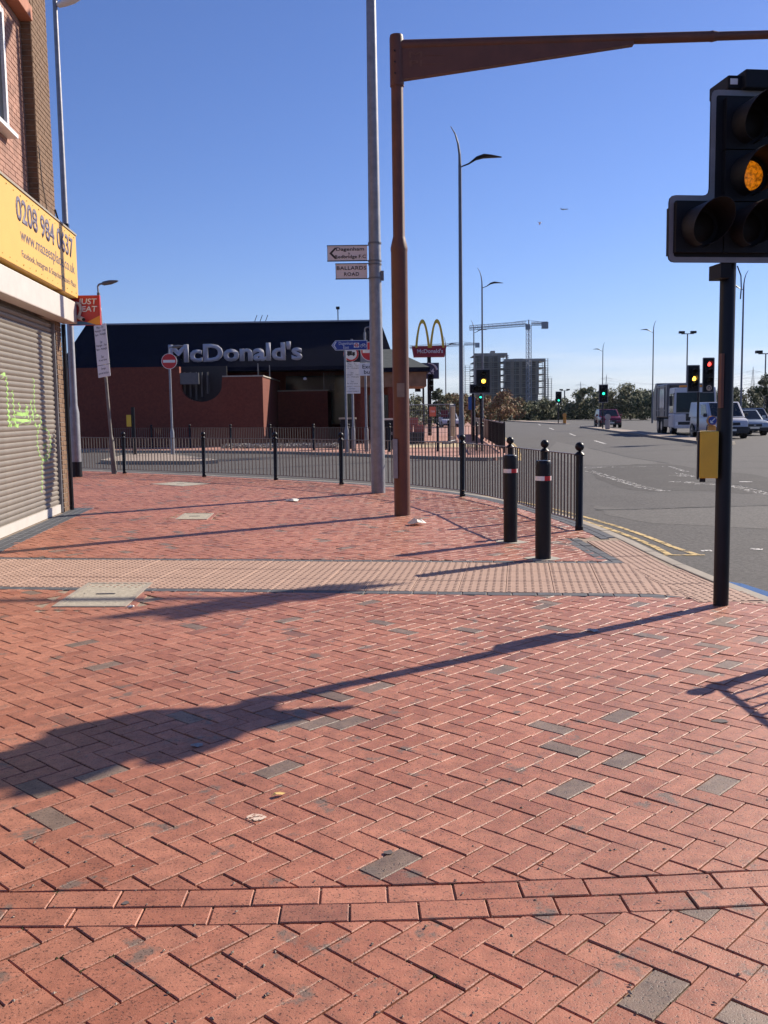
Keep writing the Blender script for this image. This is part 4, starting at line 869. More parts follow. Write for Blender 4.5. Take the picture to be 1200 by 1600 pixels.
def sign_light(t, z, flip=1, ang=0.):
    RZ = Matrix.Rotation(ang, 4, 'Z'); MB().path([RZ @ Vector(q) for q in ((0, 0, z - .1), (0, 0, z + .12), (.04 * flip, -.02, z + .16), (.16 * flip, -.05, z + .18))], .025).build('lamp_arm', M_GALV, t); hb = MB().lathe([(.02, -.2), (.09, -.12), (.1, .05), (.05, .22), (.01, .27)], 10).mesh('sign_lamp', M_LAMP, smooth=True)
    hb.transform(RZ @ Matrix.Translation((.30 * flip, -.06, z + .18)) @ Matrix.Rotation(R_(84) * flip, 4, 'Y') @ Matrix.Scale(.6, 4, (1, 0, 0))); put('sign_lamp', hb, t)
def sleeve_pole(t, h, m=M_GALV, r=.045):
    MB().lathe([(r * 1.75, -.05), (r * 1.75, .85), (r * 1.05, 1.0), (r, 1.02), (r, h)], 12).build('pole', m, t, smooth=True)
def time_plates(t, x, z0, z1, wd, y=-.062, rz=0):
    hh = z1 - z0; p = MB().box(x - wd / 2, x + wd / 2, y, y + .012, z0 + hh * .235, z1).build('time_plate', M_WHITE, t, bevel=.003); q = MB().box(x - wd / 2, x + wd / 2, y, y + .012, z0, z0 + hh * .225).build('permit_plate', M_WHITE, t, bevel=.003)
    ls = ['Mon - Fri', 'Midnight - 7am', '8pm - Midnight', '', 'Sat', 'Midnight - 7am', '8pm - Midnight', '', 'Sun', 'At any time']; lh = hh * .73 / 10.5
    for i, s in enumerate(ls):
        if s: text(s, wd * .062 * len(s), lh * .72, M_INK, p, FR(x, y - .001, z1 - lh * (i + .8)), depth=.001)
    for i, s in enumerate(('Except', 'permit holders')): text(s, wd * .06 * len(s), lh * .75, M_INK, q, FR(x, y - .001, z0 + hh * (.155 - .085 * i)), depth=.001)
ls_ = thing('parking_sign', 'leaning post with lorry roundel and white time plates by the near guardrail', 'sign', (-7.13, 25.42, 0), R_(0)); ls_.rotation_euler = (0, R_(-4.2), R_(-38))
sleeve_pole(ls_, 4.75, M_RUST if False else mat('worn_grey_post', (.17, .15, .13), .7, var=.25, stain=.5), .04); time_plates(ls_, .02, 2.55, 3.92, .52); roundel(ls_, -.10, 4.25, .24, 'lorry'); sign_light(ls_, 4.8, 1, R_(38))
ne = thing('no_entry_sign', 'no entry roundel on grey post with lamp, standing on the splitter island', 'sign', (-8.18, 37.4, .01)); sleeve_pole(ne, 3.8); roundel(ne, 0, 3.58, .30, 'no_entry'); sign_light(ne, 3.95)
yb = thing('marker_post', 'dark island post with a yellow box on its side', 'post', (-9.75, 37.7, .01)); MB().box(-.06, .06, -.05, .05, 0, 1.85).build('shaft', M_BLACK, yb); MB().box(-.24, -.065, -.08, .06, 1.1, 1.55).build('yellow_box', M_BOXY, yb)
Y3 = 37.3
fs_ = thing('cycle_sign', 'blue cycle route finger sign on grey post before the restaurant', 'sign', (P(541, 650, Y3).x, Y3, 0)); sleeve_pole(fs_, P(541, 533, Y3).z)
xa, xb = P(518, 540, Y3).x - fs_.location.x, P(574, 540, Y3).x - fs_.location.x; z0, z1 = P(541, 547.5, Y3).z, P(541, 532, Y3).z; zm = (z0 + z1) / 2
def finger(i, y, m, nm, par):
    mb = MB(); mb.prism([(xa + i * 1.6, zm), (xa + .15 + i * .4, z0 + i), (xb - i, z0 + i), (xb - i, z1 - i), (xa + .15 + i * .4, z1 - i)][::-1], y, y + .012, XZ); return mb.build(nm, m, par)
fb = finger(0, -.07, M_WHITE, 'finger_board', fs_); finger(.022, -.0825, M_BLUE, 'blue_face', fb)
text('Dagenham\nEast', .55, .26, M_WHITE, fb, FR(xa + .56, -.084, zm), depth=.001); mb = MB(); mb.quad(*[Vector((xa + .07 + dx, -.085, zm + dz)) for dx, dz in ((0, 0), (.09, -.14), (.135, -.14), (.05, 0), (.135, .14), (.09, .14))]); mb.build('chevron', M_WHITE, fb)
MB().box(xa + .86, xa + 1.06, -.0855, -.0835, zm - .09, zm + .09).build('white_square', M_WHITE, fb); mb = MB(); n = 20; vs = []
for rr in (.075, .05): vs += [(xa + .96 + rr * math.cos(2 * math.pi * k / n), -.087, zm + rr * math.sin(2 * math.pi * k / n)) for k in range(n)]
mb.add(vs, [(k, (k + 1) % n, n + (k + 1) % n, n + k) for k in range(n)]); mb.box(xa + .87, xa + 1.05, -.0885, -.0865, zm - .018, zm + .018); mb.build('roundel_symbol', M_RED, fb)
mb = MB(); cx = xa + 1.22
for dx in (-.07, .07): mb.path([(cx + dx + .05 * math.cos(k * math.pi / 6), -.086, zm - .03 + .05 * math.sin(k * math.pi / 6)) for k in range(13)], .007, 4)
mb.path([(cx - .07, -.086, zm - .03), (cx - .03, -.086, zm + .05), (cx + .05, -.086, zm + .05), (cx + .07, -.086, zm - .03)], .007, 4).path([(cx + .05, -.086, zm + .05), (cx, -.086, zm - .03), (cx - .03, -.086, zm + .05)], .007, 4); mb.build('bicycle_symbol', M_WHITE, fb)
ps = thing('parking_sign', 'lorry roundel above white time plates under the blue finger sign', 'sign', (P(551.5, 650, 38.2).x, 38.2, 0)); sleeve_pole(ps, 4.4); za, zb_ = P(551, 615, 38.2).z, P(551, 566, 38.2).z; time_plates(ps, 0, za, zb_, .62); roundel(ps, -.03, zb_ + .33, .30, 'lorry')
eb = thing('no_entry_sign', 'no entry roundel with except buses plate beside the lamp column', 'sign', (P(572, 650, 37.6).x, 37.6, 0)); sleeve_pole(eb, 4.6); xo = P(582, 600, 37.6).x - eb.location.x
mb = MB().lathe([(.08, -.05), (.08, .85), (.05, 1.0), (.045, 4.6)], 12, (.42, 0, 0)).build('pole', M_GALV, eb, smooth=True)
za, zb_ = P(580, 587, 37.6).z, P(580, 567, 37.6).z; ep = MB().box(xo - .52, xo + .42, -.075, -.06, za, zb_).build('except_plate', M_WHITE, eb, bevel=.006); text('Except\nbuses', .66, .36, M_INK, ep, FR(xo - .05, -.0765, (za + zb_) / 2), bold=.012, depth=.001)
MB().box(xo - .45, xo + .36, -.06, -.05, P(580, 566, 37.6).z, P(580, 534, 37.6).z).build('grey_backing', M_GALV, eb); roundel(eb, xo - .07, P(580, 549, 37.6).z, .37, 'no_entry', y=-.065); sign_light(eb, 4.62, 1)

# ------------------------------------------------------------------ street cabinets, bins, temporary fencing
def cabinet(x, y, w_, d, h, label, m, top):
    t = thing('street_cabinet', label, 'cabinet', (x, y, 0)); MB().box(-w_ / 2, w_ / 2, -d / 2, d / 2, 0, h).build('body', m, t, bevel=.02); MB().box(-w_ / 2 - .05, w_ / 2 + .05, -d / 2 - .05, d / 2 + .05, h + .001, h + .07).build('lid', top, t)
    MB().box(-w_ / 2 + .05, w_ / 2 - .05, -d / 2 - .012, -d / 2 - .001, .1, h - .1).build('door', m, t); MB().box(w_ / 2 - .15, w_ / 2 - .1, -d / 2 - .03, -d / 2 - .012, h * .5, h * .6).build('handle', M_GALV, t)
cabinet(P(543, 650, 41).x, 41, .62, .5, 1.25, 'dark cabinet with pale lid behind the blue finger sign post', M_BLACK, M_KERB); cabinet(P(607, 650, 39.5).x, 39.5, .5, .45, 1.2, 'dark litter bin with pale lid beside the brown mast', M_BLACK, M_HOUS)
tf = thing('temporary_fence', 'temporary mesh fence panels with a red notice round stacked site material', 'fence', (1.2, 45.5, 0))
M_SITE = mat('site_plastic', (.30, .07, .06), .6)
for k in range(2):
    x0, x1 = -.4 + k * 1.75, 1.3 + k * 1.2; 
fr = MB()
for (xa_, ya_), (xb2, yb2) in (((-.3, 0), (1.95, -.2)), ((1.95, -.2), (2.35, 1.6)), ((2.35, 1.6), (2.5, 3.6))):
    f = MB(); f.path([(xa_, ya_, .12), (xa_, ya_, 1.85), (xb2, yb2, 1.85), (xb2, yb2, .12), (xa_, ya_, .12)], .022, 6); f.build('panel_frame', M_GALV, tf)
    n = 22; f = MB()
    for i in range(1, n): q = i / n; f.tube((xa_ + (xb2 - xa_) * q, ya_ + (yb2 - ya_) * q, .12), (xa_ + (xb2 - xa_) * q, ya_ + (yb2 - ya_) * q, 1.85), .005, n=4)
    for i in range(1, 8): f.tube((xa_, ya_, .12 + i * .21), (xb2, yb2, .12 + i * .21), .007, n=4)
    f.build('wire_mesh', M_GALV, tf, kind='stuff'); MB().box(xa_ - .35, xa_ + .1, ya_ - .12, ya_ + .12, 0, .12).build('foot_block', M_HOUS, tf)
MB().box(1.0, 1.3, -.16, -.14, 1.3, 1.75).build('red_notice', mat('notice_red', (.60, .12, .07), .6), tf); text('7.99', .2, .1, M_WHITE, tf, FR(1.15, -.162, 1.52), depth=.001)
MB().box(1.55, 1.9, -.1, -.08, 1.25, 1.6).build('dark_notice', mat('notice_dark', (.10, .01, .03), .6), tf); MB().box(2.02, 2.2, -.15, .1, .35, 1.75).build('sheet_roll', mat('buff_sheet', (.52, .38, .26), .8), tf, bevel=.03)
sk = thing('site_material', 'dark low stack of boards and red crates inside the temporary fence', 'site material', (1.6, 46.6, 0)); MB().box(-.7, .4, -.4, .6, 0, .55).build('board_stack', M_DARK, sk, bevel=.02)
for i, (x, z) in enumerate(((-.6, .55), (-.1, .55), (-.35, .9))): MB().box(x, x + .45, -.3, .2, z + .002, z + .34).build('crate', M_SITE, sk, bevel=.02)
fb2 = thing('direction_sign', 'small blue road sign on a thin post by the amber signal', 'sign', (P(737, 650, 56).x, 56, 0)); MB().tube((0, 0, 0), (0, 0, 2.4), .045).build('pole', M_GALV, fb2); MB().box(-.2, .2, -.06, -.04, 1.6, 2.35).build('panel', mat('mid_blue', (.02, .11, .36), .5), fb2)
for x, Y, l in ((701, 47, 'first black ball-topped post on the far corner pavement'), (745, 37, 'black ball-topped post at the kerb of the far corner')):
    p = P(x, 690, Y); tp = thing('ball_post', l, 'post', (p.x, Y, 0)); put('post', POST, tp); put('finial', FIN, tp)
# island bollards
def keep_left(x, y, label, body, arrow=True):
    t = thing('island_bollard', label, 'bollard', (x, y, .012)); MB().box(-.17, .17, -.12, .12, 0, .72).build('body', body, t, bevel=.05); MB().tube((0, -.10, .93), (0, .10, .93), .21, n=20).build('head', body, t)
    if arrow: MB().tube((0, -.105, .93), (0, -.115, .93), .185, n=24).build('blue_disc', M_BLUE, t); mb = MB(); mb.path([(.1, -.12, 1.03), (-.08, -.12, .85)], .022, 6).path([(-.09, -.12, .95), (-.09, -.12, .84), (.02, -.12, .84)], .02, 6); mb.build('white_arrow', M_WHITE, t)
M_ORNG = mat('bollard_orange', (.62, .25, .03), .5)
keep_left(14.68, 43.0, 'orange keep-left bollard with blue arrow disc at the island nose', M_ORNG); keep_left(20.75, 110, 'yellow keep-left bollard beside the far green signal', M_ORNG, False); keep_left(17.15, 73.5, 'grey bollard in front of the red car', mat('bollard_grey', (.34, .31, .31), .6), False)

# ------------------------------------------------------------------ vehicles (front towards local -Y)
M_TYRE = mat('tyre', (.015, .015, .016), .85); M_RIM = mat('rim', (.30, .30, .32), .35, metal=.7); M_TRIM = mat('black_trim', (.02, .02, .022), .6); M_HEADL = mat('headlamp', (.75, .76, .78), .12, spec=.8); M_PLATE = mat('number_plate', (.70, .68, .58), .5); M_ORL = mat('indicator', (.7, .25, .02), .3)
def wheel(t, x, y, r, wd):
    w_ = MB().tube((x - wd / 2, y, r), (x + wd / 2, y, r), r, n=22).build('wheel', M_TYRE, t, smooth=True); s_ = 1 if x > 0 else -1
    MB().tube((x + s_ * (wd / 2 - .02), y, r), (x + s_ * (wd / 2 + .006), y, r), r * .62, r * .56, n=16).build('rim', M_RIM, w_); return w_
def car(loc, rz, label, paint, L_=4.4, W_=1.8, H_=1.5, belt=.92, bonnet=1.15, hoodz=.88, cab=(1.0, 1.75, 3.5, 4.2), van=False, group=None, low=M_TRIM):
    """side outline extruded across the width; y = 0 at the nose, going back"""
    t = thing('van' if van else 'parked_car' if False else 'car', label, 'van' if van else 'car', loc, rz, group); hw = W_ / 2
    out = [(.02, .30), (.0, .55), (.06, hoodz - .16), (.22, hoodz - .04), (bonnet, belt), (L_ - .12, belt + .03), (L_, .75), (L_ - .03, .32)]
    n = len(out); vs = []
    for s_ in (-1, 1):
        for y, z in out: vs.append((s_ * hw * (1 if .35 < y < L_ - .3 else .90) * (1 if z < belt - .02 else .97), y, z))
    mb = MB(); mb.add(vs, [tuple(range(n)), tuple(range(2 * n - 1, n - 1, -1))] + [(i, n + i, n + (i + 1) % n, (i + 1) % n) for i in range(n)]); mb.build('body', paint, t, smooth=True, bevel=.05)
    c0, c1, c2, c3 = cab; g = [(c0, belt - .01, hw * .93), (c1, H_, hw * .80), (c2, H_, hw * .80), (c3, belt, hw * .93)]
    if van: g = [(c0, belt - .01, hw * .95), (c1, H_ - .02, hw * .86), (c2, H_, hw * .88), (c3, belt, hw * .97)]
    vs = [(s_ * w_, y, z) for s_ in (-1, 1) for y, z, w_ in g]; gm_ = MB(); gm_.add(vs, [(0, 1, 2, 3), (7, 6, 5, 4), (0, 4, 5, 1), (1, 5, 6, 2), (2, 6, 7, 3)]); cabn = gm_.build('cabin', paint, t, smooth=True, bevel=.04)
    def pane(name, c, k0=.08, k1=.92, v0=.08, v1=.90):
        a, b, cc, d = [Vector(q) for q in c]; f = lambda u, v: (a * (1 - u) + b * u) * (1 - v) + (d * (1 - u) + cc * u) * v
        q = [f(k0, v0), f(k1, v0), f(k1, v1), f(k0, v1)]; nn = (q[1] - q[0]).cross(q[3] - q[0]).normalized() * .012; m_ = MB(); m_.add([p + nn for p in q] + [p - nn * .5 for p in q], [(0, 1, 2, 3), (1, 0, 4, 5), (2, 1, 5, 6), (3, 2, 6, 7), (0, 3, 7, 4)]); m_.build(name, M_GLASS, t)
    hz_ = .12 if van else 0.
    G_ = [Vector(v) for v in vs]; pane('windscreen', (G_[0], G_[4], G_[5], G_[1]), .06, .94, .05, .93)
    for s_, q in ((-1, (G_[3], G_[0], G_[1], G_[2])), (1, (G_[4], G_[7], G_[6], G_[5]))):
        if van:
            fr_ = (c0 - c0) ; pane('side_window', q, *((.62, .90) if s_ < 0 else (.10, .38)), .12, .85)
        else:
            pane('side_window', q, *((.10, .48) if s_ < 0 else (.52, .90)), .10, .86); pane('side_window', q, *((.52, .90) if s_ < 0 else (.10, .48)), .10, .86)
    MB().box(-hw * .92, hw * .92, -.03, .05, .28, .62 if van else .46).build('bumper', low, t, bevel=.02); MB().box(-hw * .46, hw * .46, -.02, .06, *((.70, .84) if van else (.52, .66))).build('grille', M_TRIM, t)
    MB().box(-.06, .06, -.028, -.02, *((.73, .81) if van else (.56, .63))).build('badge', M_RIM, t)
    MB().box(-.26, .26, -.04, -.0305, .40, .51).build('number_plate', M_PLATE, t)
    for s_ in (-1, 1):
        m_ = MB(); m_.add([(s_ * hw * k, y, z) for k, y, z in ((.50, .0, .60 + hz_), (.90, .06, .62 + hz_), (.93, .30, .80 + hz_), (.54, .07, .74 + hz_), (.50, .12, .60 + hz_), (.88, .2, .62 + hz_), (.90, .36, .76 + hz_), (.52, .2, .72 + hz_))], [(0, 1, 2, 3), (4, 7, 6, 5), (0, 4, 5, 1), (1, 5, 6, 2), (2, 6, 7, 3), (3, 7, 4, 0)]); m_.build('headlight', M_HEADL, t)
        MB().box(s_ * (hw + .09) - .09, s_ * (hw + .09) + .09, c0 + .25, c0 + .42, belt + .02, belt + .20).build('mirror', M_TRIM if van else paint, t, bevel=.03)
        MB().box(s_ * hw - .01, s_ * hw + .006, .95, L_ - .8, .30, .40).build('sill', M_TRIM, t)
        for y in (.82, L_ - .85): wheel(t, s_ * (hw - .11), y, .32 if not van else .34, .22); MB().tube((s_ * (hw - .03), y, .36), (s_ * (hw + .004), y, .36), .40, n=20).build('wheel_arch', M_TRIM, t)
    return t
ZR = RD + .002
M_PRED = mat('dark_red_paint', (.16, .010, .022), .22, var=.05, spec=.7); M_PWHITE = mat('van_white', (.50, .50, .54), .28, var=.04, spec=.6); M_PSIL = mat('pale_blue_silver', (.33, .38, .43), .25, metal=.3, var=.05); M_PNAVY = mat('navy_car', (.03, .04, .08), .2, var=.05, spec=.7)
car((19.8, 83.5, ZR), R_(-5), 'dark red sports utility car driving up behind the island bollard', M_PRED, 4.6, 1.9, 1.62, 1.0, 1.25, .98, (1.1, 1.95, 3.9, 4.45))
car((17.95, 49.6, ZR), R_(-3.5), 'white panel van with black bumper in front of the refuse lorry', M_PWHITE, 5.0, 1.92, 1.93, 1.12, 1.05, 1.06, (.75, 1.6, 4.85, 4.98), van=True)
car((21.05, 54.5, ZR), R_(-2), 'pale silver-blue hatchback beside the white van', M_PSIL, 4.1, 1.74, 1.46)
car((24.2, 61.5, ZR), R_(-2), 'dark navy car queuing behind the silver hatchback', M_PNAVY, 4.3, 1.8, 1.55); car((25.6, 70, ZR), R_(-2), 'white car farthest back in the queue', M_PWHITE, 4.3, 1.8, 1.5)
car((6.6, 93, ZR), R_(3), 'small white car glimpsed past the receding barrier', M_PWHITE, 4.1, 1.75, 1.5)
# refuse lorry
M_TRK = mat('lorry_silver', (.15, .15, .165), .4, metal=.25, var=.1, scale=2, stain=.25, stain_col=(.2, .19, .18), stain_scale=1.); M_CAB = mat('lorry_cab_grey', (.55, .55, .58), .32, var=.05)
tr = thing('refuse_lorry', 'silver refuse lorry with wide windscreen waiting behind the white van', 'lorry', (18.8, 58, ZR), R_(-7))
MB().box(-1.25, 1.25, 0, 1.95, .42, 1.30).build('cab_lower', M_CAB, tr, bevel=.08); cu_ = MB(); cu_.add([(s_ * w_, y, z) for z, w_, y0, y1 in ((1.301, 1.25, 0.0, 1.95), (2.85, 1.20, .14, 1.95)) for y in (y0, y1) for s_ in (-1, 1)], [(0, 1, 5, 4), (2, 6, 7, 3), (0, 4, 6, 2), (1, 3, 7, 5), (4, 5, 7, 6), (0, 2, 3, 1)]); cu_.build('cab_upper', M_CAB, tr, bevel=.05)
ws = MB(); ws.add([(-1.12, .02, 1.36), (1.12, .02, 1.36), (1.09, .117, 2.55), (-1.09, .117, 2.55), (-1.12, -.01, 1.36), (1.12, -.01, 1.36), (1.09, .09, 2.55), (-1.09, .09, 2.55)], [(4, 5, 6, 7), (0, 4, 7, 3), (1, 2, 6, 5), (3, 7, 6, 2), (0, 1, 5, 4)]); ws.build('windscreen', mat('lorry_glass', (.012, .02, .018), .18, spec=.25), tr)
for s_ in (-1, 1):
    MB().box(s_ * 1.235 - .02, s_ * 1.235 + .02, .25, 1.5, 1.35, 2.5).build('side_window', M_GLASS, tr); MB().box(s_ * 1.44 - .1, s_ * 1.44 + .1, -.12, -.02, 1.75, 2.35).build('mirror', M_TRIM, tr, bevel=.03); MB().path([(s_ * 1.2, .1, 2.5), (s_ * 1.42, -.07, 2.45), (s_ * 1.42, -.07, 2.3)], .02).build('mirror_arm', M_TRIM, tr)
    MB().box(s_ * .95 - .2, s_ * .95 + .2, -.02, .0, .55, .78).build('headlight', M_HEADL, tr)
    for y in (1.1, 4.6, 6.0): wheel(tr, s_ * 1.08, y, .5, .30)
    MB().box(s_ * 1.15 - .06, s_ * 1.15 + .06, 1.85, 3.9, .45, .95).build('side_tank', M_TRK, tr, bevel=.03)
MB().box(-.55, .55, -.018, .0, .85, 1.28).build('grille', M_TRIM, tr)
for s_ in (-1, 1): MB().tube((s_ * .1, -.03, 1.37), (s_ * .75, -.03, 1.62), .014, n=5).build('wiper', M_TRIM, tr); MB().box(s_ * 1.255 - .012, s_ * 1.255 + .012, .35, 1.45, .62, 1.25).build('door_panel', M_CAB, tr); MB().box(s_ * 1.27 - .01, s_ * 1.27 + .01, 1.2, 1.38, 1.1, 1.15).build('handle', M_TRIM, tr)
MB().box(-1.0, 1.0, -.022, .0, .62, .80).build('lower_grille', M_TRIM, tr); MB().box(-1.22, 1.22, -.06, .02, .40, .60).build('bumper', M_CAB, tr, bevel=.03); MB().box(-.26, .26, -.075, -.062, .45, .56).build('number_plate', M_PLATE, tr); MB().box(-.9, .9, .25, .45, 2.86, 2.98).build('beacon_bar', M_ORL, tr, bevel=.03)
MB().box(-.5, .5, 1.96, 8.0, .55, .85).build('chassis', M_TRIM, tr); bd = MB().box(-1.25, 1.25, 2.25, 6.6, 1.05, 3.15).build('compactor_body', M_TRK, tr, bevel=.06)
for s_ in (-1, 1):
    for y in (2.30, 3.25, 5.45, 6.42): MB().box(s_ * 1.27 - .03, s_ * 1.27 + .03, y, y + .12, 1.1, 3.1).build('rib', M_TRK, bd)
    MB().box(s_ * 1.27 - .02, s_ * 1.27 + .02, 2.3, 6.5, 1.45, 1.53).build('rub_rail', M_TRK, bd); MB().box(s_ * 1.27 - .02, s_ * 1.27 + .02, 2.3, 6.5, 2.95, 3.05).build('top_rail', M_TRK, bd)
    MB().box(s_ * 1.262 - .008, s_ * 1.262 + .008, 3.5, 5.3, 1.65, 2.85).build('side_panel', mat('pale_panel', (.50, .51, .55), .25, metal=.2), bd)
MB().box(-1.2, 1.2, 1.97, 2.2, 1.3, 3.05).build('bulkhead', M_TRIM, tr); hp = MB(); hp.prism([(6.62, .8), (8.1, .8), (8.35, 1.4), (7.9, 2.9), (7.3, 3.3), (6.62, 3.3)], -1.24, 1.24, Matrix(((0, 0, 1, 0), (1, 0, 0, 0), (0, 1, 0, 0), (0, 0, 0, 1)))); hp.build('tailgate_hopper', M_TRK, tr, bevel=.05)

# ------------------------------------------------------------------ trees
def leafmat(name, c, var=.45): return mat(name, c, .8, var=var, scale=.9, detail=3)
LM = [leafmat('leaf_dark', (.055, .070, .026)), leafmat('leaf_mid', (.085, .105, .036)), leafmat('leaf_olive', (.135, .125, .045)), leafmat('leaf_autumn', (.22, .095, .036)), leafmat('leaf_gold', (.20, .14, .045))]
M_BARK = mat('bark', (.075, .055, .04), .9, var=.3)
def tree(x, y, h, r, ms, label, seed, leaf=.22, nl=1500, base=.12, group='trees beyond the main road', cat='tree', name='tree'):
    rg = random.Random(seed); t = thing(name, label, cat, (x, y, -.15), 0, group); tk = MB(); tk.path([(0, 0, 0), (rg.uniform(-.1, .1), 0, h * .3), (rg.uniform(-.2, .2), 0, h * .65)], [h * .03, h * .022, h * .01], 7)
    cl = []
    for k in range(24):
        a = rg.uniform(0, 6.28); z = rg.uniform(base + .08, .93); rr = r * (1 - abs(z - .5) ** 1.6 * 1.6) * rg.uniform(.25, .95); c = Vector((rr * math.cos(a), rr * math.sin(a), z * h)); cl.append((c, rg.uniform(.16, .42) * r))
        tk.tube((0, 0, z * h * .55), c, h * .009, h * .003, 5)
    tk.build('trunk', M_BARK, t); mbs = [MB() for _ in ms]
    for i in range(nl):
        c, s_ = cl[rg.randrange(24)]; d = Vector((rg.gauss(0, 1), rg.gauss(0, 1), rg.gauss(0, .8))); d = d.normalized() * (rg.random() ** .4) * s_; p = c + d
        if p.z < base * h * .4: continue
        u = Vector((rg.gauss(0, 1), rg.gauss(0, 1), rg.gauss(0, 1))).normalized(); v = u.orthogonal().normalized(); l = leaf * rg.uniform(.6, 1.5)
        mbs[rg.randrange(len(ms))].add([p - u * l * .5, p + v * l * .3, p + u * l * .5, p - v * l * .3], [(0, 1, 2, 3)])
    for m_, b in zip(ms, mbs): b.build('crown', m_, t, kind='stuff')
def tpx(x, ytop, Y, w, ms, label, seed, **k):
    p = P(x, 655, Y); tree(p.x, Y, P(x, ytop, Y).z + .15, w / 1500 * Y / 2, [LM[i] for i in ms], label, seed, **k)
far_lab = 'green bushy tree in the belt behind the main road'
for i, (x, yt, Y, w_, ms, lab) in enumerate(((781, 612, 150, 50, (3, 3, 4), 'reddish autumn tree below the scaffolded block'), (805, 622, 155, 34, (3, 2), 'rust and olive shrub beside the autumn tree'), (828, 628, 158, 44, (1, 2), 'green bushy tree in the belt, first right of the rust shrub'), (850, 626, 160, 40, (1, 2), 'mid-green bush below the crane mast'), (872, 634, 162, 36, (0, 1), 'low dark bush left of the far green signal'), (893, 622, 165, 46, (0, 1, 2), 'dark bush behind the yellow island bollard'), (915, 604, 165, 44, (1, 2), 'taller ragged olive tree between far signal and red car'), (938, 612, 160, 50, (0, 1), 'dark dense tree between olive tree and broad dark tree'), (962, 604, 150, 56, (0, 2), 'broad dark tree behind the red car'), (985, 600, 150, 52, (1, 2), 'tall olive tree left of the refuse lorry'), (1008, 612, 145, 50, (0, 1), 'dark tree behind the tail of the refuse lorry'), (1030, 610, 140, 50, (1, 0), 'green tree hidden mostly by the refuse lorry'), (760, 630, 160, 30, (0, 1), 'low dark bush behind the amber signal board'),
        (722, 616, 100, 44, (3, 2), 'small orange-tinged tree behind the temporary fence'), (744, 620, 108, 40, (2, 3), 'olive shrub behind the blue road sign'), (684, 602, 110, 26, (0, 0), 'narrow dark evergreen beneath the totem sign'), (652, 620, 105, 52, (2, 1), 'olive tree seen under the canopy'), (704, 616, 112, 46, (4, 2), 'golden shrub beside the distant lamp'),
        (1140, 608, 150, 64, (0, 1), 'dark rounded tree behind the parked cars'), (1172, 606, 150, 56, (0, 2), 'scruffy olive tree under the pylon'), (1198, 580, 95, 36, (0, 1), 'dark leafy tree beside the floodlight mast'))):
    tpx(x, yt, Y, w_ * 1.12, ms, lab, 40 + i, nl=3200, leaf=.36 * Y / 150, base=.02)
hd = MB(); rg = random.Random(5)
for i in range(9000):
    x = rg.uniform(18, 66); y = 168 + rg.uniform(-1.5, 1.5) - (x - 18) * .15; z = rg.uniform(-.15, 2.6 + .8 * math.sin(x * .7) + .5 * math.sin(x * 1.9)); u = Vector((rg.gauss(0, 1), rg.gauss(0, 1), rg.gauss(0, 1))).normalized(); v = u.orthogonal().normalized(); p = Vector((x, y, z)); l = rg.uniform(.25, .55)
    hd.add([p - u * l * .5, p + v * l * .35, p + u * l * .5, p - v * l * .35], [(0, 1, 2, 3)])
o = hd.build('hedge', LM[0], kind='stuff'); tag(o, 'dark continuous undergrowth along the far side of the main road', 'undergrowth')

# ------------------------------------------------------------------ scaffolded block, cranes, pylons
M_CC = mat('raw_concrete', (.24, .225, .215), .9, var=.2, scale=.3); M_CCD = mat('dark_concrete', (.18, .175, .18), .9, var=.2, scale=.3); M_SCAF = mat('scaffold_steel', (.17, .18, .21), .6); M_CRANE = mat('crane_paint', (.16, .19, .26), .6)
YB = 450.; kx = YB / 1500
bb = thing('construction_block', 'concrete apartment block under construction wrapped in scaffolding', 'building', (P(796, 650, YB).x, YB, 0))
def bxp(x): return P(x, 650, YB).x - bb.location.x
def bz(y): return P(800, y, YB).z
FH = 3.0
def tower(x0, x1, ytop, d0, d1, mw, name):
    zt_ = bz(ytop); nf = int(round(zt_ / FH)); X0, X1 = bxp(x0), bxp(x1)
    for f in range(nf + 1): MB().box(X0 - .3, X1 + .3, d0 - .3, d1 + .3, f * FH, f * FH + .35).build('floor_slab', M_CC, bb)
    nb = max(3, int((X1 - X0) / 3.2))
    for f in range(nf):
        for k in range(nb + 1):
            if rnd.random() < .07: continue
            x = X0 + (X1 - X0) * k / nb; MB().box(max(X0, x - .75), min(X1, x + .75), d0, d0 + .4, f * FH + .36, f * FH + FH - .01).build('wall_panel', mw, bb)
    MB().box(X0 + 1.6, X1 - 3.0, d0 + 2.5, d1 - 2, .4, nf * FH - .1).build('core', mat('core_dark', (.10, .10, .115), .9), bb); MB().box(X0, X1, d0, d0 + .4, nf * FH + .36, nf * FH + 1.3).build('parapet', M_CC, bb)
tower(741, 793, 556, 0, 16, M_CCD, 'west'); tower(786, 850, 566, -4, 12, M_CC, 'east')
MB().box(bxp(769), bxp(775), 3, 9, bz(556), bz(547)).build('lift_tower', M_CC, bb); MB().box(bxp(803), bxp(818), 2, 9, bz(566), bz(560)).build('plant_room', M_CC, bb)
sc_ = MB()
def scaf(x0, x1, z1, d):
    X0, X1 = bxp(x0), bxp(x1); n = max(2, int((X1 - X0) / 2.2))
    for k in range(n + 1):
        for dd in (d, d - 1.3): x = X0 + (X1 - X0) * k / n; sc_.box(x - .06, x + .06, dd - .06, dd + .06, 0, z1)
    z = 2.
    while z < z1:
        sc_.box(X0 - .4, X1 + .4, d - 1.4, d + .1, z - .05, z + .06); sc_.box(X0 - .4, X1 + .4, d - 1.4, d - 1.3, z + .9, z + 1.0); z += 2.
scaf(728, 742, bz(570), 2); scaf(741, 793, bz(556), -1.2); scaf(786, 852, bz(562), -5.5); scaf(852, 861, bz(592), 0); scaf(850, 857, bz(575), 3)
sc_.build('scaffolding', M_SCAF, bb, kind='stuff')
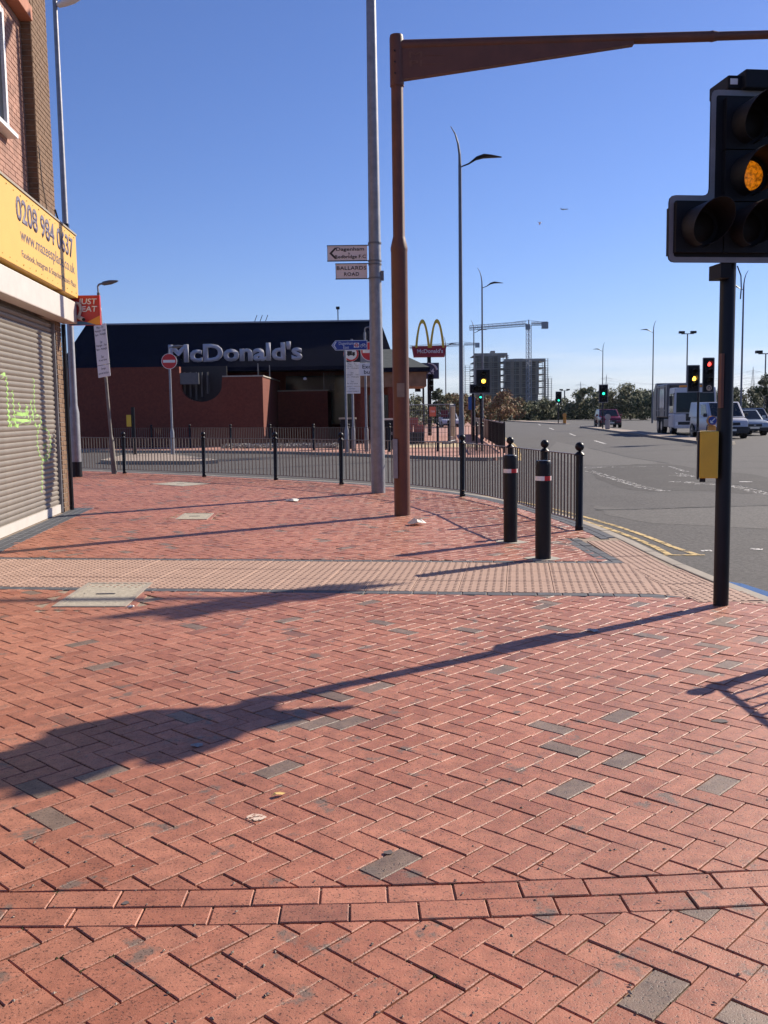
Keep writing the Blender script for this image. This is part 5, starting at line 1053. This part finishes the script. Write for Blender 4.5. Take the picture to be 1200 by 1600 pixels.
def lattice(mb, p0, p1, w_, nseg, r=.09):
    p0, p1 = Vector(p0), Vector(p1); d = (p1 - p0); u = d.normalized(); a = u.orthogonal().normalized(); b = u.cross(a); cs = [(a * s1 + b * s2) * w_ / 2 for s1, s2 in ((1, 1), (1, -1), (-1, -1), (-1, 1))]
    for c in cs: mb.tube(p0 + c, p1 + c, r, n=4)
    for i in range(nseg):
        q0, q1 = p0 + d * (i / nseg), p0 + d * ((i + 1) / nseg)
        for j in range(4): mb.tube(q0 + cs[j], q1 + cs[(j + 1) % 4], r * .65, n=4); mb.tube(q1 + cs[j], q1 + cs[(j + 1) % 4], r * .6, n=4)
def crane(xm, Y, yj, xl, xr, label, m):
    t = thing('tower_crane', label, 'crane', (P(xm, 650, Y).x, Y, 0)); zj = P(xm, yj, Y).z; k = Y / 1500; mb = MB(); lattice(mb, (0, 0, 0), (0, 0, zj), 1.7, int(zj / 1.9), .12); mb.build('mast', m, t)
    xl_, xr_ = (xl - xm) * k, (xr - xm) * k; mb = MB(); lattice(mb, (-1, 0, zj + .9), (xl_, 0, zj - .6), 1.5, int(abs(xl_) / 1.7), .11); mb.build('jib', m, t); mb = MB(); lattice(mb, (1, 0, zj + .9), (xr_, 0, zj + .9), 1.1, max(3, int(xr_ / 1.6)), .11); mb.build('counter_jib', m, t)
    MB().box(xr_ - 2.6, xr_ + .2, -1, 1, zj - 1.4, zj + 1.5).build('counterweight', m, t); MB().box(-1.6, .4, -1.8, -.6, zj - 1.8, zj + .6).build('cab', m, t); mb = MB(); mb.path([(0, 0, zj), (0, 0, zj + 2.6)], .3, 6); mb.tube((0, 0, zj + 2.6), (xr_ * .8, 0, zj + 1.4), .07, n=4).tube((0, 0, zj + 2.6), (xl_ * .4, 0, zj + 1.2), .07, n=4); mb.build('tower_head', m, t)
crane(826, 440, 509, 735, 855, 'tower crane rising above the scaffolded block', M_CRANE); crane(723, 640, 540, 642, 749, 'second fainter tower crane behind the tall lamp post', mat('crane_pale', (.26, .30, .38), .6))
M_PYL = mat('pylon_steel', (.30, .31, .33), .6)
def pylon(x, yt, Y, label):
    p = P(x, 650, Y); H_ = P(x, yt, Y).z; t = thing('pylon', label, 'pylon', (p.x, Y, 0), 0, 'electricity pylons on the horizon'); mb = MB(); r = .16 * Y / 900
    for a, b in (((1, 1)), ((1, -1)), ((-1, -1)), ((-1, 1))): mb.tube((a * 3.6, b * 3.6, 0), (a * .7, b * .7, H_ * .72), r, n=4).tube((a * .7, b * .7, H_ * .72), (0, 0, H_), r * .8, n=4)
    for i in range(9):
        z0, z1 = H_ * .72 * i / 9, H_ * .72 * (i + 1) / 9; w0, w1 = 3.6 - 2.9 * i / 9, 3.6 - 2.9 * (i + 1) / 9
        for s_ in (-1, 1): mb.tube((s_ * w0, -w0, z0), (-s_ * w1, -w1, z1), r * .5, n=4)
    mb.build('tower', M_PYL, t)
    for z, l in ((.58, 8.5), (.73, 10), (.88, 7)):
        for s_ in (-1, 1): MB().tube((0, 0, H_ * z + 1.4), (s_ * l, 0, H_ * z), r * .7, r * .3, 4).tube((0, 0, H_ * z - .2), (s_ * l, 0, H_ * z), r * .7, r * .3, 4).build('crossarm', M_PYL, t)
    return p, H_
q1 = pylon(1175, 573, 900, 'electricity pylon right of the white van lamp'); q2 = pylon(907, 596, 1300, 'pale electricity pylon beside the far green signal'); q3 = pylon(947, 585, 1150, 'pale electricity pylon behind the green arrow signal'); q4 = pylon(1320, 545, 640, 'electricity pylon out beyond the queueing cars')
def wires(a, b, label):
    mb = MB()
    for z, l in ((.58, 8.5), (.73, 10), (.88, 7)):
        for s_ in (-1, 1):
            A_ = Vector((a[0].x + s_ * l, a[0].y, a[1] * z)); B_ = Vector((b[0].x + s_ * l, b[0].y, b[1] * z)); pts = [A_.lerp(B_, k / 12) - Vector((0, 0, 9 * 4 * (k / 12) * (1 - k / 12))) for k in range(13)]
            mb.path(pts, .07 * A_.y / 900, 3)
    tag(mb.build('power_lines', M_PYL), label, 'power lines')
wires(q4, q1, 'sagging power lines between the two pylons right of the lorry'); wires(q1, q3, 'faint power lines crossing behind the refuse lorry'); wires(q3, q2, 'faint power lines between the two pale pylons')
dbr = MB(); rg = random.Random(21)
for i in range(420):
    y = 2.2 + 11 * rg.random() ** 1.6; x = rg.uniform(-.42, .42) * y; x = min(x, 2.6); r = rg.uniform(.002, .0055); a = rg.uniform(0, 6.3)
    dbr.add([(x + r * 1.8 * math.cos(a), y + r * 1.8 * math.sin(a), .002), (x - r * math.sin(a), y + r * math.cos(a), .003), (x - r * 1.6 * math.cos(a), y - r * 1.6 * math.sin(a), .002), (x + r * math.sin(a), y - r * math.cos(a), .003), (x, y, .003 + r * .8)], [(0, 1, 4), (1, 2, 4), (2, 3, 4), (3, 0, 4)])
tag(dbr.build('grit', mat('pale_grit', (.45, .38, .30), .9, var=.6, scale=40), kind='stuff'), 'scattered pale grit and crumbs on the brick paving', 'grit')
mos = MB()
for i in range(240):
    b_ = order[rg.randrange(900)]; q_ = b_[0][rg.randrange(len(b_[0]))]
    for k in range(4):
        x, y = q_[0] + rg.gauss(0, .006), q_[1] + rg.gauss(0, .006); r = rg.uniform(.003, .007); mos.add([(x + r, y, -.006), (x, y + r, -.006), (x - r, y, -.006), (x, y - r, -.006), (x, y, rg.uniform(-.003, .001))], [(0, 1, 4), (1, 2, 4), (2, 3, 4), (3, 0, 4)])
tag(mos.build('moss', mat('joint_moss', (.09, .10, .035), .95, var=.5, scale=50), kind='stuff'), 'tufts of moss in the brick joints', 'moss')
# ------------------------------------------------------------------ aircraft, gull, litter
ac = thing('airliner', 'tiny airliner crossing the blue sky', 'aircraft', tuple(P(882, 327, 4500)), R_(-10)); M_AC = mat('aircraft_grey', (.30, .31, .34), .5)
fl = MB().lathe([(.2, -17), (1.6, -14), (2, -8), (2, 8), (1.3, 14), (.3, 18)], 10).mesh('fuselage', M_AC, smooth=True); fl.transform(Matrix.Rotation(R_(90), 4, 'Y')); put('fuselage', fl, ac)
for s_ in (-1, 1): mb = MB(); mb.prism([(3, 0), (-3, 0), (-8, s_ * 16), (-6, s_ * 16)], -.4, .4); mb.build('wing', M_AC, ac)
mb = MB(); mb.prism([(-12, 1.5), (-17, 1.5), (-18, 7), (-15.5, 7)], -.3, .3, XZ); mb.build('tail_fin', M_AC, ac)
gl = thing('gull', 'white gull gliding high above the road', 'bird', tuple(P(843.5, 349, 70)), 0); bdm = MB().lathe([(.01, -.2), (.05, -.1), (.06, .05), (.02, .2)], 8).mesh('body', M_WHITE, smooth=True); bdm.transform(Matrix.Rotation(R_(70), 4, 'X')); put('body', bdm, gl)
for s_ in (-1, 1): mb = MB(); mb.prism([(0, -.06), (s_ * .12, -.09), (s_ * .2, .0), (0, .07)], -.004, .006, Matrix.Rotation(R_(-35) * s_, 4, 'Y')); mb.build('wing', M_WHITE, gl)
M_PAPER = mat('paper', (.72, .68, .60), .8)
def litter(x, y, s_, lab, seed, m=M_PAPER, h=.03):
    rg = random.Random(seed); p = G(x, y); mb = MB(); n = 9; ring = [(math.cos(k * 6.283 / n) * s_ * rg.uniform(.6, 1.1), math.sin(k * 6.283 / n) * s_ * rg.uniform(.4, .9)) for k in range(n)]
    mb.add([(a, b, .003 + rg.uniform(0, h)) for a, b in ring] + [(a * .5, b * .5, h + rg.uniform(0, h)) for a, b in ring] + [(0, 0, h * 1.2)], [(k, (k + 1) % n, n + (k + 1) % n, n + k) for k in range(n)] + [(n + k, n + (k + 1) % n, 2 * n) for k in range(n)])
    o = mb.build('litter', m); o.location = (p.x, p.y, 0); tag(o, lab, 'litter')
litter(458, 783, .16, 'crumpled white paper lying left of the grey lamp column', 1); litter(650, 820, .13, 'crumpled off-white wrapper at the foot of the brown mast', 2, h=.05); litter(205, 949, .035, 'white cigarette carton scrap by the large inspection cover', 3, h=.01); litter(925, 986, .05, 'pale wrapper in the shadow of the near signal pole', 4, mat('pale_scrap', (.40, .40, .38), .7), h=.01); litter(308, 1166, .03, 'thin pale feather-like scrap in the big signal shadow', 5, mat('grey_scrap', (.30, .28, .27), .7), h=.006)
lf = MB(); lf.add([(-.03, 0, .004), (-.012, .012, .012), (.012, .013, .010), (.032, .002, .006), (.012, -.012, .008), (-.012, -.013, .014)], [(0, 1, 2, 3, 4, 5)]); o = lf.build('fallen_leaf', mat('dry_leaf', (.55, .36, .12), .8)); p = G(435, 1244); o.location = (p.x, p.y, .001); o.rotation_euler = (0, 0, R_(25)); tag(o, 'single dry yellow leaf lying on the near bricks', 'leaf')
M_SPLAT = mat('dried_splat', (.62, .48, .38), .9, alpha=(45, .46)); M_GUM = mat('gum_spot', (.10, .08, .075), .8)
def splat(x, y, r, m, lab, sx_=1.):
    p = G(x, y); mb = MB(); n = 14; rg = random.Random(int(x)); mb.add([(sx_ * r * rg.uniform(.7, 1.15) * math.cos(k * 6.283 / n), r * rg.uniform(.7, 1.1) * math.sin(k * 6.283 / n), .0022) for k in range(n)], [tuple(range(n))]); o = mb.build('stain', m); o.location = (p.x, p.y, .001); tag(o, lab, 'stain')
splat(398, 1278, .032, M_SPLAT, 'pale dried splat on the bricks below the leaf', 1.3); splat(607, 1333, .018, M_GUM, 'small dark gum spot above the double brick course'); splat(1125, 1127, .03, M_GUM, 'dark gum spot near the guardrail shadow', 1.3); splat(196, 1412, .012, M_GUM, 'small dark gum spot on the double brick course')
for o in list(bpy.data.objects):
    if o.parent is None and o.type == 'EMPTY' and not o.children: bpy.data.objects.remove(o)

dbr = MB(); rg = random.Random(21)
for i in range(420):
    y = 2.2 + 11 * rg.random() ** 1.6; x = rg.uniform(-.42, .42) * y; x = min(x, 2.6); r = rg.uniform(.002, .0055); a = rg.uniform(0, 6.3)
    dbr.add([(x + r * 1.8 * math.cos(a), y + r * 1.8 * math.sin(a), .002), (x - r * math.sin(a), y + r * math.cos(a), .003), (x - r * 1.6 * math.cos(a), y - r * 1.6 * math.sin(a), .002), (x + r * math.sin(a), y - r * math.cos(a), .003), (x, y, .003 + r * .8)], [(0, 1, 4), (1, 2, 4), (2, 3, 4), (3, 0, 4)])
tag(dbr.build('grit', mat('pale_grit', (.45, .38, .30), .9, var=.6, scale=40), kind='stuff'), 'scattered pale grit and crumbs on the brick paving', 'grit')
mos = MB()
for i in range(240):
    b_ = order[rg.randrange(900)]; q_ = b_[0][rg.randrange(len(b_[0]))]
    for k in range(4):
        x, y = q_[0] + rg.gauss(0, .006), q_[1] + rg.gauss(0, .006); r = rg.uniform(.003, .007); mos.add([(x + r, y, -.006), (x, y + r, -.006), (x - r, y, -.006), (x, y - r, -.006), (x, y, rg.uniform(-.003, .001))], [(0, 1, 4), (1, 2, 4), (2, 3, 4), (3, 0, 4)])
tag(mos.build('moss', mat('joint_moss', (.09, .10, .035), .95, var=.5, scale=50), kind='stuff'), 'tufts of moss in the brick joints', 'moss')
# ------------------------------------------------------------------ air
hz = MB().box(-900, 1500, -60, 1700, -1.2, 75).mesh('haze', None); hm_ = bpy.data.materials.new('haze_air'); hm_.use_nodes = True; hn = hm_.node_tree.nodes
for q in list(hn):
    if q.type == 'BSDF_PRINCIPLED': hn.remove(q)
pv = hn.new('ShaderNodeVolumePrincipled'); pv.inputs['Color'].default_value = (.82, .90, 1, 1); pv.inputs['Density'].default_value = .00006; pv.inputs['Anisotropy'].default_value = .2
hm_.node_tree.links.new(pv.outputs[0], [q for q in hn if q.type == 'OUTPUT_MATERIAL'][0].inputs['Volume']); hz.materials.append(hm_); o = put('haze', hz, kind='stuff'); tag(o, 'thin pale blue haze in the distance', 'haze')
